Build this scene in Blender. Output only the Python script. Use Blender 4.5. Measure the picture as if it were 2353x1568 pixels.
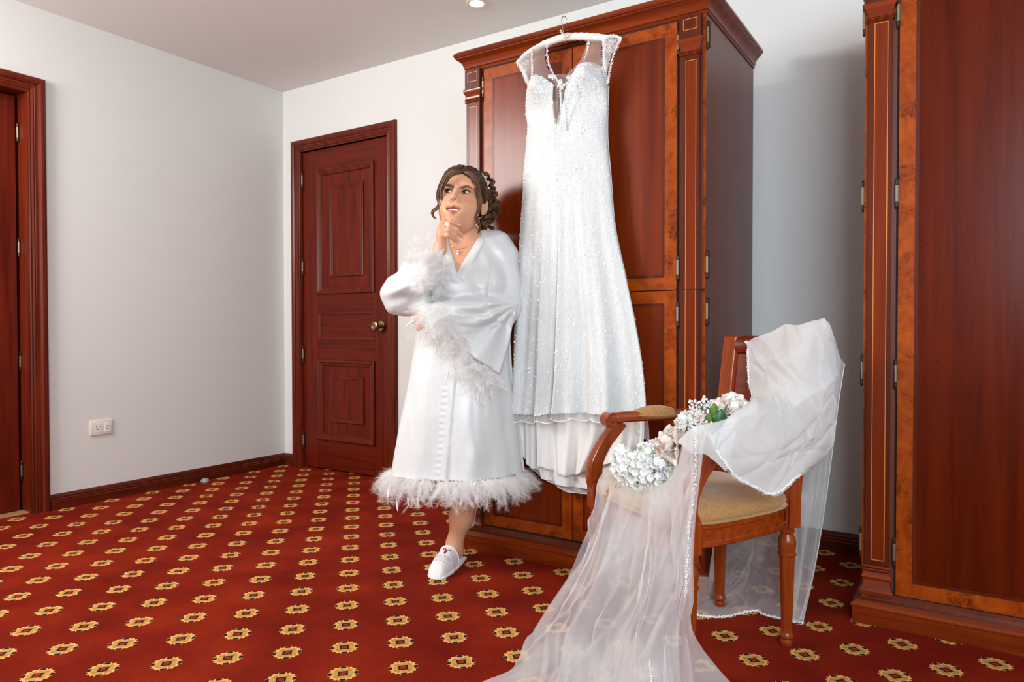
import bpy, bmesh, math, random
import numpy as np
from mathutils import Vector, Matrix

for o in list(bpy.data.objects):
    bpy.data.objects.remove(o)
SC = bpy.context.scene
COL = SC.collection
random.seed(7)
RNG = np.random.default_rng(11)
PI = math.pi

# ------------------------------------------------------------------ camera
FPX, IW, IH = 1621.27, 2353.0, 1568.0
YAW, PITCH, ROLL = 0.577228, -0.016493, -0.000959
CAM = Vector((3.928, -3.1858, 0.92))
FW = Vector((-math.sin(YAW) * math.cos(PITCH), math.cos(YAW) * math.cos(PITCH), math.sin(PITCH)))
_r = Vector((math.cos(YAW), math.sin(YAW), 0))
_u = _r.cross(FW)
RT = math.cos(ROLL) * _r + math.sin(ROLL) * _u
UP = -math.sin(ROLL) * _r + math.cos(ROLL) * _u
cd = bpy.data.cameras.new('camera')
cd.sensor_width = 36.0
cd.lens = FPX / IW * 36.0
cd.clip_start = 0.05
cam = bpy.data.objects.new('camera', cd)
COL.objects.link(cam)
cam.matrix_world = Matrix(((RT.x, UP.x, -FW.x, CAM.x), (RT.y, UP.y, -FW.y, CAM.y), (RT.z, UP.z, -FW.z, CAM.z), (0, 0, 0, 1)))
SC.camera = cam

# ------------------------------------------------------------------ exposure, world, lights
vs = SC.view_settings
vs.view_transform = 'Standard'
vs.look = 'None'
vs.gamma = 1.0
vs.use_curve_mapping = False
vs.exposure = 0.22
w = bpy.data.worlds.new('world')
SC.world = w
w.use_nodes = True
w.node_tree.nodes['Background'].inputs[0].default_value = (0.75, 0.85, 1.0, 1)
w.node_tree.nodes['Background'].inputs[1].default_value = 0.3


def area(name, loc, target, sx, sy, power, col):
    ld = bpy.data.lights.new(name, 'AREA')
    ld.shape = 'RECTANGLE'
    ld.size, ld.size_y = sx, sy
    ld.energy = power
    ld.color = col
    o = bpy.data.objects.new(name, ld)
    COL.objects.link(o)
    o.location = loc
    d = Vector(target) - Vector(loc)
    o.rotation_euler = d.to_track_quat('-Z', 'Y').to_euler()
    return o


KEY = area('softbox_light', (0.62, -3.22, 2.20), (2.5, -0.8, 1.25), 1.0, 1.0, 84, (1.0, 0.98, 0.95))
WIN = area('window_light', (5.02, -4.15, 1.72), (4.3, 0, 1.30), 1.5, 1.25, 90, (0.77, 0.90, 1.0))


# ------------------------------------------------------------------ helpers
def thing(name, label, cat, loc=(0, 0, 0), rotz=0.0, group=None):
    o = bpy.data.objects.new(name, None)
    o.empty_display_size = 0.05
    COL.objects.link(o)
    o.location = loc
    o.rotation_euler = (0, 0, rotz)
    o['label'] = label
    o['category'] = cat
    if group:
        o['group'] = group
    return o


def mk(name, V, F, mat, parent=None, smooth=False, mi=None, label=None):
    me = bpy.data.meshes.new(name)
    me.from_pydata([tuple(map(float, v)) for v in V], [], [tuple(map(int, f)) for f in F])
    for m in (mat if isinstance(mat, (list, tuple)) else [mat]):
        me.materials.append(m)
    if mi is not None:
        me.polygons.foreach_set('material_index', np.asarray(mi, dtype=np.int32))
    if smooth:
        me.polygons.foreach_set('use_smooth', [True] * len(me.polygons))
    me.update()
    o = bpy.data.objects.new(name, me)
    COL.objects.link(o)
    if parent is not None:
        o.parent = parent
    if label:
        o['label'] = label
    return o


def mkq(name, V, Q, mat, parent=None, smooth=True, label=None):
    """fast mesh from numpy verts and equal-size faces"""
    me = bpy.data.meshes.new(name)
    V = np.asarray(V, dtype=np.float32)
    Q = np.asarray(Q, dtype=np.int32)
    n, k = Q.shape
    me.vertices.add(len(V))
    me.vertices.foreach_set('co', V.ravel())
    me.loops.add(n * k)
    me.loops.foreach_set('vertex_index', Q.ravel())
    me.polygons.add(n)
    me.polygons.foreach_set('loop_start', np.arange(0, n * k, k, dtype=np.int32))
    me.polygons.foreach_set('loop_total', np.full(n, k, dtype=np.int32))
    me.polygons.foreach_set('use_smooth', np.full(n, smooth, dtype=bool))
    me.update(calc_edges=True)
    me.validate()
    if mat is not None:
        for m in (mat if isinstance(mat, (list, tuple)) else [mat]):
            me.materials.append(m)
    o = bpy.data.objects.new(name, me)
    COL.objects.link(o)
    if parent is not None:
        o.parent = parent
    if label:
        o['label'] = label
    return o


def tag(o, label=None, cat=None, group=None, kind=None):
    if label:
        o['label'] = label
    if cat:
        o['category'] = cat
    if group:
        o['group'] = group
    if kind:
        o['kind'] = kind
    return o


class MB:
    def __init__(s):
        s.V, s.F = [], []

    def add(s, V, F):
        b = len(s.V)
        s.V += [tuple(v) for v in V]
        s.F += [tuple(i + b for i in f) for f in F]
        return s

    def box(s, x0, x1, y0, y1, z0, z1, bev=0.0):
        if bev <= 0:
            V = [(x, y, z) for z in (z0, z1) for y in (y0, y1) for x in (x0, x1)]
            F = [(0, 2, 3, 1), (4, 5, 7, 6), (0, 1, 5, 4), (2, 6, 7, 3), (0, 4, 6, 2), (1, 3, 7, 5)]
            return s.add(V, F)
        bm = bmesh.new()
        bmesh.ops.create_cube(bm, size=1.0)
        for v in bm.verts:
            v.co = Vector((x0 + (v.co.x + .5) * (x1 - x0), y0 + (v.co.y + .5) * (y1 - y0), z0 + (v.co.z + .5) * (z1 - z0)))
        bmesh.ops.bevel(bm, geom=list(bm.edges), offset=bev, segments=2, affect='EDGES', profile=0.6)
        bm.verts.index_update()
        s.add([v.co[:] for v in bm.verts], [[v.index for v in f.verts] for f in bm.faces])
        bm.free()
        return s

    def rings(s, R, cap=True, closed=False):
        """loft through closed rings (lists of equal count)"""
        n = len(R[0])
        b = len(s.V)
        for r in R:
            s.V += [tuple(v) for v in r]
        m = len(R)
        for i in range(m if closed else m - 1):
            a0, a1 = b + i * n, b + ((i + 1) % m) * n
            for j in range(n):
                k = (j + 1) % n
                s.F.append((a0 + j, a0 + k, a1 + k, a1 + j))
        if cap and not closed:
            s.F.append(tuple(b + j for j in range(n))[::-1])
            s.F.append(tuple(b + (m - 1) * n + j for j in range(n)))
        return s

    def lathe(s, prof, c=(0, 0, 0), n=20, axis='z', flute=None):
        R = []
        for r, h in prof:
            ring = []
            for j in range(n):
                a = 2 * PI * j / n
                rr = r
                if flute and flute[0] < h < flute[1]:
                    rr = r * (1 - flute[2] * (0.5 + 0.5 * math.cos(flute[3] * a)))
                x, y = rr * math.cos(a), rr * math.sin(a)
                p = (x, y, h) if axis == 'z' else ((x, -h, y) if axis == 'y' else (h, x, y))
                ring.append((c[0] + p[0], c[1] + p[1], c[2] + p[2]))
            R.append(ring)
        return s.rings(R)

    def tube(s, P, r, n=8, cap=True, flat=1.0, up=None):
        P = [Vector(q) for q in P]
        m = len(P)
        rs = r if hasattr(r, '__len__') else [r] * m
        T = []
        for i in range(m):
            t = (P[min(i + 1, m - 1)] - P[max(i - 1, 0)])
            T.append(t.normalized() if t.length > 1e-9 else Vector((0, 0, 1)))
        nrm = Vector(up) if up else (Vector((0, 0, 1)) if abs(T[0].z) < .9 else Vector((1, 0, 0)))
        R = []
        for i in range(m):
            nrm = (nrm - T[i] * nrm.dot(T[i]))
            nrm = nrm.normalized() if nrm.length > 1e-6 else T[i].orthogonal().normalized()
            bn = T[i].cross(nrm)
            R.append([P[i] + (bn * math.cos(2 * PI * j / n) + nrm * math.sin(2 * PI * j / n) * flat) * rs[i] for j in range(n)])
        return s.rings(R, cap)

    def frame(s, x0, x1, z0, z1, prof, y=0.0):
        """mitred closed picture frame facing -y; prof = (inset, height out)"""
        R = [[(x0 + d, y - h, z0 + d), (x1 - d, y - h, z0 + d), (x1 - d, y - h, z1 - d), (x0 + d, y - h, z1 - d)] for d, h in prof]
        n = len(s.V)
        return s.rings(R, cap=False)

    def casing(s, x0, x1, z1, prof, y=0.0):
        """three sided door casing, mitred; (inset from outer edge, height)"""
        b = len(s.V)
        m = len(prof)
        for d, h in prof:
            s.V += [(x0 + d, y - h, 0), (x0 + d, y - h, z1 - d), (x1 - d, y - h, z1 - d), (x1 - d, y - h, 0)]
        for i in range(m - 1):
            for j in range(3):
                a = b + i * 4 + j
                s.F.append((a, a + 1, a + 5, a + 4))
        s.F.append(tuple(b + 4 * i for i in range(m)))
        s.F.append(tuple(b + 4 * i + 3 for i in range(m))[::-1])
        return s

    def sweep(s, path, prof):
        """horizontal sweep: path of (x,y) corner points, prof (out, z); out to the right-hand side of travel"""
        P = [Vector(q) for q in path]
        m = len(P)
        R = []
        for i in range(m):
            d0 = (P[i] - P[i - 1]).normalized() if i else None
            d1 = (P[i + 1] - P[i]).normalized() if i < m - 1 else None
            n0 = Vector((d0.y, -d0.x)) if d0 else None
            n1 = Vector((d1.y, -d1.x)) if d1 else None
            if n0 and n1:
                b = (n0 + n1)
                b = b / (b.dot(n0))
            else:
                b = n0 or n1
            R.append([(P[i].x + b.x * o, P[i].y + b.y * o, z) for o, z in prof])
        return s.rings(R)

    def build(s, name, mat, parent=None, smooth=False, label=None, bev=0.0):
        o = mk(name, s.V, s.F, mat, parent, smooth, label=label)
        if bev:
            md = o.modifiers.new('bevel', 'BEVEL')
            md.width = bev
            md.segments = 2
            md.limit_method = 'ANGLE'
        return o


def autosmooth(o, deg=35):
    bm = bmesh.new()
    bm.from_mesh(o.data)
    lim = math.radians(deg)
    for f in bm.faces:
        f.smooth = True
    for e in bm.edges:
        if len(e.link_faces) == 2 and e.calc_face_angle(0) > lim:
            e.smooth = False
    bm.to_mesh(o.data)
    bm.free()
    return o


def copy_tree(o, parent=None):
    c = o.copy()
    COL.objects.link(c)
    c.parent = parent
    for ch in list(o.children):
        copy_tree(ch, c)
    return c


def catmull(P, n):
    """resample a polyline (m,k) to n points with Catmull-Rom"""
    P = np.asarray(P, float)
    m = len(P)
    t = np.linspace(0, m - 1, n)
    i = np.clip(t.astype(int), 0, m - 2)
    f = (t - i)[:, None]
    p0, p1, p2, p3 = P[np.clip(i - 1, 0, m - 1)], P[i], P[i + 1], P[np.clip(i + 2, 0, m - 1)]
    return 0.5 * (2 * p1 + (p2 - p0) * f + (2 * p0 - 5 * p1 + 4 * p2 - p3) * f ** 2 + (3 * p1 - p0 - 3 * p2 + p3) * f ** 3)


def at_depth(px, py, D):
    return CAM + D * (FW + RT * ((px - IW / 2) / FPX) - UP * ((py - IH / 2) / FPX))


def at_y(px, py, Y):
    d = FW + RT * ((px - IW / 2) / FPX) - UP * ((py - IH / 2) / FPX)
    return CAM + d * ((Y - CAM.y) / d.y)


def at_z(px, py, Z):
    d = FW + RT * ((px - IW / 2) / FPX) - UP * ((py - IH / 2) / FPX)
    return CAM + d * ((Z - CAM.z) / d.z)


# ------------------------------------------------------------------ materials
class NT:
    """tiny shader-graph writer"""

    def __init__(s, name):
        s.m = bpy.data.materials.new(name)
        s.m.use_nodes = True
        s.t = s.m.node_tree
        s.b = s.t.nodes['Principled BSDF']
        s.out = s.t.nodes['Material Output']

    def n(s, kind, **kw):
        x = s.t.nodes.new(kind)
        for k, v in kw.items():
            if k.startswith('i_'):
                key = k[2:]
                s.set(x.inputs[int(key)] if key.isdigit() else x.inputs[key], v)
            else:
                setattr(x, k, v)
        return x

    def set(s, sock, v):
        if isinstance(v, bpy.types.NodeSocket):
            s.t.links.new(v, sock)
        elif isinstance(v, (tuple, list)) and len(v) == 3 and sock.type == 'RGBA':
            sock.default_value = (*v, 1)
        else:
            sock.default_value = v

    def math(s, op, a, b=None, c=None):
        x = s.t.nodes.new('ShaderNodeMath')
        x.operation = op
        for i, v in enumerate((a, b, c)):
            if v is not None:
                s.set(x.inputs[i], v)
        return x.outputs[0]

    def mix(s, fac, a, b):
        x = s.t.nodes.new('ShaderNodeMix')
        x.data_type = 'RGBA'
        s.set(x.inputs[0], fac)
        s.set(x.inputs[6], a)
        s.set(x.inputs[7], b)
        return x.outputs[2]

    def ramp(s, fac, stops):
        x = s.t.nodes.new('ShaderNodeValToRGB')
        cr = x.color_ramp
        while len(cr.elements) < len(stops):
            cr.elements.new(0.5)
        for e, (p, c) in zip(cr.elements, stops):
            e.position = p
            e.color = (*c, 1) if len(c) == 3 else c
        s.set(x.inputs[0], fac)
        return x.outputs[0]

    def p(s, **kw):
        names = dict(base='Base Color', rough='Roughness', spec='Specular IOR Level', metal='Metallic', coat='Coat Weight',
                     coatr='Coat Roughness', sheen='Sheen Weight', sheenr='Sheen Roughness', sss='Subsurface Weight',
                     normal='Normal', trans='Transmission Weight', alpha='Alpha', emit='Emission Color', emits='Emission Strength',
                     ior='IOR', aniso='Anisotropic')
        for k, v in kw.items():
            s.set(s.b.inputs[names[k]], v)
        return s

    def bump(s, h, strength=0.2, dist=0.002):
        x = s.n('ShaderNodeBump', i_Height=h)
        x.inputs['Strength'].default_value = strength
        x.inputs['Distance'].default_value = dist
        s.set(s.b.inputs['Normal'], x.outputs[0])
        return s

    def obj(s, scale=(1, 1, 1), rnd=True):
        tc = s.n('ShaderNodeTexCoord')
        mp = s.n('ShaderNodeMapping')
        s.set(mp.inputs[0], tc.outputs['Object'])
        mp.inputs['Scale'].default_value = scale
        if rnd:
            oi = s.n('ShaderNodeObjectInfo')
            c = s.n('ShaderNodeCombineXYZ')
            r = s.math('MULTIPLY', oi.outputs['Random'], 17.0)
            for i in range(3):
                s.set(c.inputs[i], r)
            s.set(mp.inputs[1], c.outputs[0])
        return mp.outputs[0]

    def noise(s, vec, scale=5, detail=4, rough=0.5, dist=0.0):
        x = s.n('ShaderNodeTexNoise')
        s.set(x.inputs['Vector'], vec)
        x.inputs['Scale'].default_value = scale
        x.inputs['Detail'].default_value = detail
        x.inputs['Roughness'].default_value = rough
        x.inputs['Distortion'].default_value = dist
        return x.outputs[0]


def simple(name, col, rough=0.5, **kw):
    n = NT(name)
    n.p(base=col, rough=rough, **kw)
    return n.m


def wood(name, dark, light, axis='z', rough=0.32, coat=0.25, grain=1.0, knots=False, spec=0.3):
    n = NT(name)
    sc = {'z': (26, 26, 1.1), 'x': (1.1, 26, 26), 'y': (26, 1.1, 26)}[axis]
    v = n.obj(tuple(q * grain for q in sc))
    g = n.noise(v, 1.6, 6, 0.62, 0.6)
    sc2 = {'z': (130, 130, 3), 'x': (3, 130, 130), 'y': (130, 3, 130)}[axis]
    f = n.noise(n.obj(sc2), 2.0, 3, 0.6)
    mid = tuple((a + b) / 2 for a, b in zip(dark, light))
    c = n.ramp(g, [(0.30, dark), (0.5, mid), (0.72, light)])
    c = n.mix(n.math('MULTIPLY', n.math('SUBTRACT', f, 0.5), 0.55), c, tuple(q * 0.35 for q in dark))
    if knots:
        kv = n.obj((7.5, 7.5, 4.2))
        vo = n.n('ShaderNodeTexVoronoi')
        n.set(vo.inputs['Vector'], kv)
        vo.inputs['Randomness'].default_value = 1.0
        k = n.ramp(vo.outputs['Distance'], [(0.03, (1, 1, 1)), (0.12, (0, 0, 0))])
        c = n.mix(n.math('MULTIPLY', k, 0.75), c, tuple(q * 0.25 for q in dark))
    n.p(base=c, rough=rough, spec=spec, coat=coat, coatr=0.16)
    n.bump(f, 0.06, 0.001)
    return n.m


def burl(name, dark, light, rough=0.3):
    n = NT(name)
    v = n.obj((1, 1, 1))
    big = n.noise(v, 11, 5, 0.6, 1.6)
    eye = n.noise(v, 75, 4, 0.7, 1.2)
    cl = n.noise(v, 16, 2, 0.5, 0.8)
    c = n.ramp(big, [(0.32, dark), (0.5, tuple((a + b) / 2 for a, b in zip(dark, light))), (0.68, light)])
    e = n.math('MULTIPLY', n.ramp(eye, [(0.46, (0, 0, 0)), (0.58, (1, 1, 1))]), n.ramp(cl, [(0.53, (0, 0, 0)), (0.66, (1, 1, 1))]))
    c = n.mix(n.math('MULTIPLY', e, 0.8), c, tuple(q * 0.22 for q in dark))
    n.p(base=c, rough=rough, spec=0.2, coat=0.05, coatr=0.15)
    return n.m


M = {}
M['wall'] = (lambda n: (n.p(base=n.mix(n.noise(n.obj((1, 1, 1), False), 3, 3), (0.735, 0.73, 0.71), (0.755, 0.75, 0.73)), rough=0.75, spec=0.3),
                        n.bump(n.noise(n.obj((1, 1, 1), False), 220, 3), 0.05, 0.0006), n.m)[-1])(NT('wall paint'))
M['ceil'] = simple('ceiling paint', (0.79, 0.77, 0.74), 0.8, spec=0.2)
M['door_v'] = wood('red mahogany upright', (0.062, 0.0040, 0.0010), (0.175, 0.0135, 0.0025), 'z', 0.36, 0.04, spec=0.22)
M['door_h'] = wood('red mahogany level', (0.060, 0.0040, 0.0010), (0.160, 0.0130, 0.0025), 'x', 0.36, 0.04, spec=0.22)
M['trim_v'] = wood('casing mahogany upright', (0.070, 0.0065, 0.0018), (0.175, 0.0200, 0.0048), 'z', 0.34, 0.07, spec=0.25)
M['trim_h'] = wood('casing mahogany level', (0.055, 0.0050, 0.0014), (0.140, 0.015, 0.0038), 'x', 0.36, 0.06, spec=0.25)
M['trim_y'] = wood('casing mahogany along', (0.055, 0.0050, 0.0014), (0.140, 0.015, 0.0038), 'y', 0.36, 0.06, spec=0.25)
M['wb_v'] = wood('wardrobe mahogany upright', (0.12, 0.014, 0.0022), (0.26, 0.036, 0.0042), 'z', 0.30, 0.06, 0.7, spec=0.22)
M['wb_h'] = wood('wardrobe mahogany level', (0.12, 0.014, 0.0022), (0.26, 0.036, 0.0042), 'x', 0.24, 0.22, 0.7, spec=0.25)
M['wb_dark'] = wood('wardrobe dark mahogany', (0.062, 0.0080, 0.0022), (0.120, 0.0165, 0.0035), 'z', 0.32, 0.06, spec=0.22)
M['veneer'] = wood('wardrobe veneer', (0.105, 0.0100, 0.0008), (0.225, 0.028, 0.0017), 'z', 0.27, 0.04, 0.45, spec=0.24)
M['veneer_k'] = wood('knotty wardrobe veneer', (0.055, 0.0046, 0.0006), (0.120, 0.0125, 0.0011), 'z', 0.26, 0.02, 0.45, True, spec=0.11)
M['wb_side'] = wood('wardrobe side with sheen tint', (0.095, 0.0165, 0.0080), (0.170, 0.036, 0.0170), 'z', 0.36, 0.08, 0.35, spec=0.5)  # base made paler, the reflected window and wall put into the colour
M['burl'] = burl('burl veneer', (0.20, 0.026, 0.0016), (0.39, 0.070, 0.0035))
M['inlay'] = simple('boxwood inlay', (0.62, 0.20, 0.022), 0.35)
M['brass'] = simple('aged brass', (0.42, 0.30, 0.16), 0.28, metal=1.0)
M['brass_d'] = simple('dark bronze', (0.07, 0.05, 0.035), 0.35, metal=0.8)
M['gold'] = simple('gold wire', (0.72, 0.50, 0.26), 0.25, metal=1.0)
M['chrome'] = simple('dull nickel brass', (0.26, 0.22, 0.16), 0.5, metal=1.0)
M['plastic'] = simple('cream plastic', (0.80, 0.75, 0.66), 0.35)
M['plastic_w'] = simple('white plastic', (0.84, 0.82, 0.78), 0.3)
M['hole'] = simple('socket slot', (0.03, 0.03, 0.035), 0.6)
M['void'] = simple('dark gap', (0.012, 0.008, 0.006), 0.9)  # near-black colour standing in for the shade inside gaps
M['rubber'] = simple('grey rubber', (0.30, 0.28, 0.26), 0.35)


def carpet():
    n = NT('patterned carpet')
    tc = n.n('ShaderNodeTexCoord')
    sx = n.n('ShaderNodeSeparateXYZ')
    n.set(sx.inputs[0], tc.outputs['Object'])
    S, OX, OY, A = 0.159174, 2.52738, -1.864416, 0.78506
    c, s_ = math.cos(A) / S, math.sin(A) / S
    x, y = sx.outputs[0], sx.outputs[1]
    a = n.math('ADD', n.math('MULTIPLY', x, c), n.math('ADD', n.math('MULTIPLY', y, s_), -(OX * c + OY * s_) + 0.5))
    b = n.math('ADD', n.math('MULTIPLY', x, -s_), n.math('ADD', n.math('MULTIPLY', y, c), (OX * s_ - OY * c) + 0.5))
    wob = n.noise(n.obj((1, 1, 1), False), 320, 2)
    wob2 = n.noise(n.obj((1.1, 0.9, 1), False), 300, 2)
    a = n.math('ADD', a, n.math('MULTIPLY', n.math('SUBTRACT', wob, 0.5), 0.022))
    b = n.math('ADD', b, n.math('MULTIPLY', n.math('SUBTRACT', wob2, 0.5), 0.022))
    u = n.math('ABSOLUTE', n.math('SUBTRACT', n.math('FRACT', a), 0.5))
    v = n.math('ABSOLUTE', n.math('SUBTRACT', n.math('FRACT', b), 0.5))
    hi, lo = n.math('MAXIMUM', u, v), n.math('MINIMUM', u, v)
    sm = n.math('ADD', u, v)
    df = n.math('SUBTRACT', hi, lo)
    LT = lambda p, q: n.math('LESS_THAN', p, q)
    GT = lambda p, q: n.math('GREATER_THAN', p, q)
    AND = lambda p, q: n.math('MULTIPLY', p, q)
    ang = n.math('ARCTAN2', lo, hi)
    rad = n.math('SQRT', n.math('ADD', n.math('MULTIPLY', u, u), n.math('MULTIPLY', v, v)))
    scal = n.math('ADD', 0.238, n.math('MULTIPLY', n.math('COSINE', n.math('MULTIPLY', ang, 16.0)), -0.017))
    inside = LT(rad, scal)
    fine = n.noise(n.obj((1, 1, 1), False), 420, 3, 0.7)
    big = n.noise(n.obj((1, 1, 1), False), 3.5, 3, 0.55)
    red = n.ramp(n.math('ADD', n.math('ADD', 0.5, n.math('MULTIPLY', n.math('SUBTRACT', fine, 0.5), 1.1)), n.math('MULTIPLY', n.math('SUBTRACT', big, 0.5), 0.6)),
                 [(0.33, (0.125, 0.0050, 0.0014)), (0.5, (0.210, 0.0105, 0.0023)), (0.68, (0.32, 0.025, 0.0048))])
    cream = (0.80, 0.47, 0.155)
    col = n.mix(inside, red, cream)
    orange = AND(AND(GT(lo, 0.052), LT(df, 0.085)), LT(sm, 0.262))
    col = n.mix(orange, col, (0.62, 0.245, 0.035))
    khaki = AND(LT(lo, 0.045), LT(hi, 0.17))
    col = n.mix(khaki, col, (0.52, 0.33, 0.115))
    tip = AND(AND(LT(lo, 0.052), GT(hi, 0.185)), LT(rad, 0.245))
    col = n.mix(tip, col, (0.030, 0.016, 0.010))
    col = n.mix(LT(hi, 0.082), col, (0.035, 0.014, 0.010))
    col = n.mix(LT(hi, 0.045), col, (0.36, 0.030, 0.010))
    col = n.mix(n.math('MULTIPLY', n.math('SUBTRACT', fine, 0.42), 0.7), col, (0.05, 0.01, 0.004))
    n.p(base=col, rough=0.95, spec=0.08, sheen=0.0)
    n.bump(fine, 0.7, 0.004)
    return n.m


M['carpet'] = carpet()
# ------------------------------------------------------------------ the room
HC = 2.530
XR, YF = 6.0, -4.4
floor = mk('floor', [(-1.2, YF, 0), (XR, YF, 0), (XR, 0.1, 0), (-1.2, 0.1, 0)], [(0, 1, 2, 3)], M['carpet'])
tag(floor, 'red carpet woven with rows of small gold rosettes', None, None, 'structure')
ceil = mk('ceiling', [(-1.2, YF, HC), (XR, YF, HC), (XR, 0.1, HC), (-1.2, 0.1, HC)], [(3, 2, 1, 0)], M['ceil'])
tag(ceil, 'plain warm grey ceiling', None, None, 'structure')


def slab_wall(name, rects, thick, place, label):
    mb = MB()
    for x0, x1, z0, z1 in rects:
        mb.box(x0, x1, 0, thick, z0, z1)
    o = mb.build(name, M['wall'])
    o.location, o.rotation_euler = place
    return tag(o, label, None, None, 'structure')


# back wall with its door opening (local x = world x)
slab_wall('wall_back', [(-0.12, 0.165, 0, HC), (0.975, XR, 0, HC), (0.165, 0.975, 2.108, HC)], 0.12, ((0, 0, 0), (0, 0, 0)),
          'white back wall behind the door and wardrobes')
# left wall: local x runs along world +y
LD0, LD1 = -2.395, -1.552
slab_wall('wall_left', [(YF, LD0, 0, HC), (LD1, 0.0, 0, HC), (LD0, LD1, 2.108, HC)], 0.12, ((0, 0, 0), (0, 0, PI / 2)),
          'white left wall with a socket low down')
slab_wall('wall_right', [(YF, 0, 0, HC)], 0.12, ((XR + 0.12, 0, 0), (0, 0, PI / 2)), 'white right wall out of the picture')
# front wall behind the camera with a window opening
WX0, WX1, WZ0, WZ1 = 4.22, 5.82, 1.05, 2.38
slab_wall('wall_front', [(-0.12, WX0, 0, HC), (WX1, XR, 0, HC), (WX0, WX1, 0, WZ0), (WX0, WX1, WZ1, HC)], 0.12, ((0, YF - 0.12, 0), (0, 0, 0)),
          'white wall behind the camera with a window')
wf = MB()
for a, b_, c, d in ((WX0, WX0 + .05, WZ0, WZ1), (WX1 - .05, WX1, WZ0, WZ1), (WX0 + .05, WX1 - .05, WZ0, WZ0 + .05), (WX0 + .05, WX1 - .05, WZ1 - .05, WZ1), ((WX0 + WX1) / 2 - .025, (WX0 + WX1) / 2 + .025, WZ0 + .05, WZ1 - .05)):
    wf.box(a, b_, YF - 0.08, YF - 0.03, c, d)
tag(wf.build('window_1', M['plastic_w']), 'white framed window behind the camera', None, None, 'structure')

BB = [(0, 0), (0.022, 0), (0.022, 0.040), (0.018, 0.044), (0.019, 0.052), (0.014, 0.056), (0.014, 0.064), (0.010, 0.070), (0.006, 0.078), (0, 0.078)]


def baseboard(name, path, mat, label):
    o = MB().sweep(path, BB).build(name, mat)
    autosmooth(o, 25)
    return tag(o, label, None, None, 'structure')


# travel direction chosen so that the room lies on the right-hand side
baseboard('baseboard_left', [(0, -1.474), (0, -0.0001)], M['trim_y'], 'dark mahogany baseboard along the left wall')
baseboard('baseboard_back', [(0.022, 0), (0.0975, 0)], M['trim_h'], 'short mahogany baseboard beside the panelled door')
baseboard('baseboard_middle', [(1.030, 0), (XR, 0)], M['trim_h'], 'mahogany baseboard behind the wardrobes')

CAS = [(0, 0), (0, 0.016), (0.004, 0.022), (0.014, 0.027), (0.026, 0.027), (0.036, 0.021), (0.038, 0.015), (0.050, 0.015), (0.052, 0.012),
       (0.058, 0.014), (0.064, 0.012), (0.066, 0.008), (0.072, 0.010), (0.077, 0.008), (0.077, -0.03)]


def hinge(parent, x, y, z0, z1, r=0.0048, name='hinge'):
    n = 5
    prof = [(r * .5, z0 - .004), (r, z0)]
    for i in range(n):
        a, b = z0 + (z1 - z0) * i / n, z0 + (z1 - z0) * (i + 1) / n
        prof += [(r * .75, a + .0005), (r, a + .002), (r, b - .002), (r * .75, b - .0005)]
    prof += [(r, z1), (r * .5, z1 + .004)]
    mb = MB().lathe(prof, (x, y, 0), 10)
    mb.box(x - .001, x + r * 1.8, y + r * .3, y + r * .6, z0, z1)
    o = mb.build(name, M['brass_d'], parent, smooth=False)
    h = (z1 - z0)
    MB().lathe([(r * 1.05, z0 + h * .2), (r * 1.12, z0 + h * .22), (r * 1.12, z0 + h * .78), (r * 1.05, z0 + h * .8)], (x, y, 0), 10).build('hinge_barrel', M['chrome'], o)
    return o


MOLD = [(0, 0), (0, 0.012), (0.006, 0.017), (0.014, 0.017), (0.020, 0.010), (0.026, 0.009), (0.030, 0.004), (0.036, 0.003), (0.042, -0.006)]
MOLD2 = [(0, -0.006), (0, 0.006), (0.004, 0.010), (0.012, 0.010), (0.016, 0.005), (0.022, 0.004), (0.026, -0.001)]
MOLD3 = [(0, 0), (0.004, 0.003), (0.008, 0.002), (0.014, -0.004), (0.018, -0.006)]

# -- panelled door in the back wall
d1 = thing('door_1', 'red mahogany panelled door with brass knob in the back wall', 'door', (0, 0, 0))
d1['kind'] = 'structure'
o = MB().casing(0.0975, 1.0325, 2.176, CAS).build('casing', M['trim_v'], d1)
autosmooth(o, 25)
X0, X1, YL = 0.184, 0.962, 0.012
jb = MB().box(0.165, 0.180, 0, 0.11, 0, 2.108).box(0.966, 0.975, 0, 0.11, 0, 2.108).box(0.180, 0.966, 0, 0.11, 2.099, 2.108)
jb.box(0.165, 0.975, 0.10, 0.11, 0, 2.108).build('jamb', M['trim_v'], d1)
leafp = []
for a, b in ((X0, 0.322), (0.834, X1)):
    MB().box(a, b, YL, YL + .04, 0.008, 2.096, .002).build('stile', M['door_v'], d1)
for a, b in ((0.008, 0.197), (0.722, 0.851), (1.031, 1.151), (1.966, 2.096)):
    MB().box(0.3225, 0.8335, YL + .0006, YL + .04, a, b, .002).build('rail', M['door_h'], d1)
for (a, b, c, d, inner) in ((0.322, 0.834, 1.151, 1.966, (0.434, 0.737, 1.260, 1.850)), (0.322, 0.834, 0.197, 0.722, (0.438, 0.732, 0.319, 0.618))):
    pn = MB().box(a + .001, b - .001, YL + .008, YL + .03, c + .001, d - .001).build('panel', M['door_v'], d1)
    autosmooth(MB().frame(a, b, c, d, MOLD, YL).build('outer_moulding', M['trim_v'], pn), 25)
    autosmooth(MB().frame(*inner, MOLD2, YL + .004).build('inner_moulding', M['trim_v'], pn), 25)
    i = inner
    MB().box(i[0] + .024, i[1] - .024, YL + .003, YL + .02, i[2] + .024, i[3] - .024, .002).build('raised_field', M['door_v'], pn)
pn = MB().box(0.3295, 0.829, YL + .008, YL + .03, 0.853, 1.029).build('panel', M['door_h'], d1)
autosmooth(MB().frame(0.3225, 0.8335, 0.851, 1.031, MOLD3, YL).build('outer_moulding', M['trim_v'], pn), 25)
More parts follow.
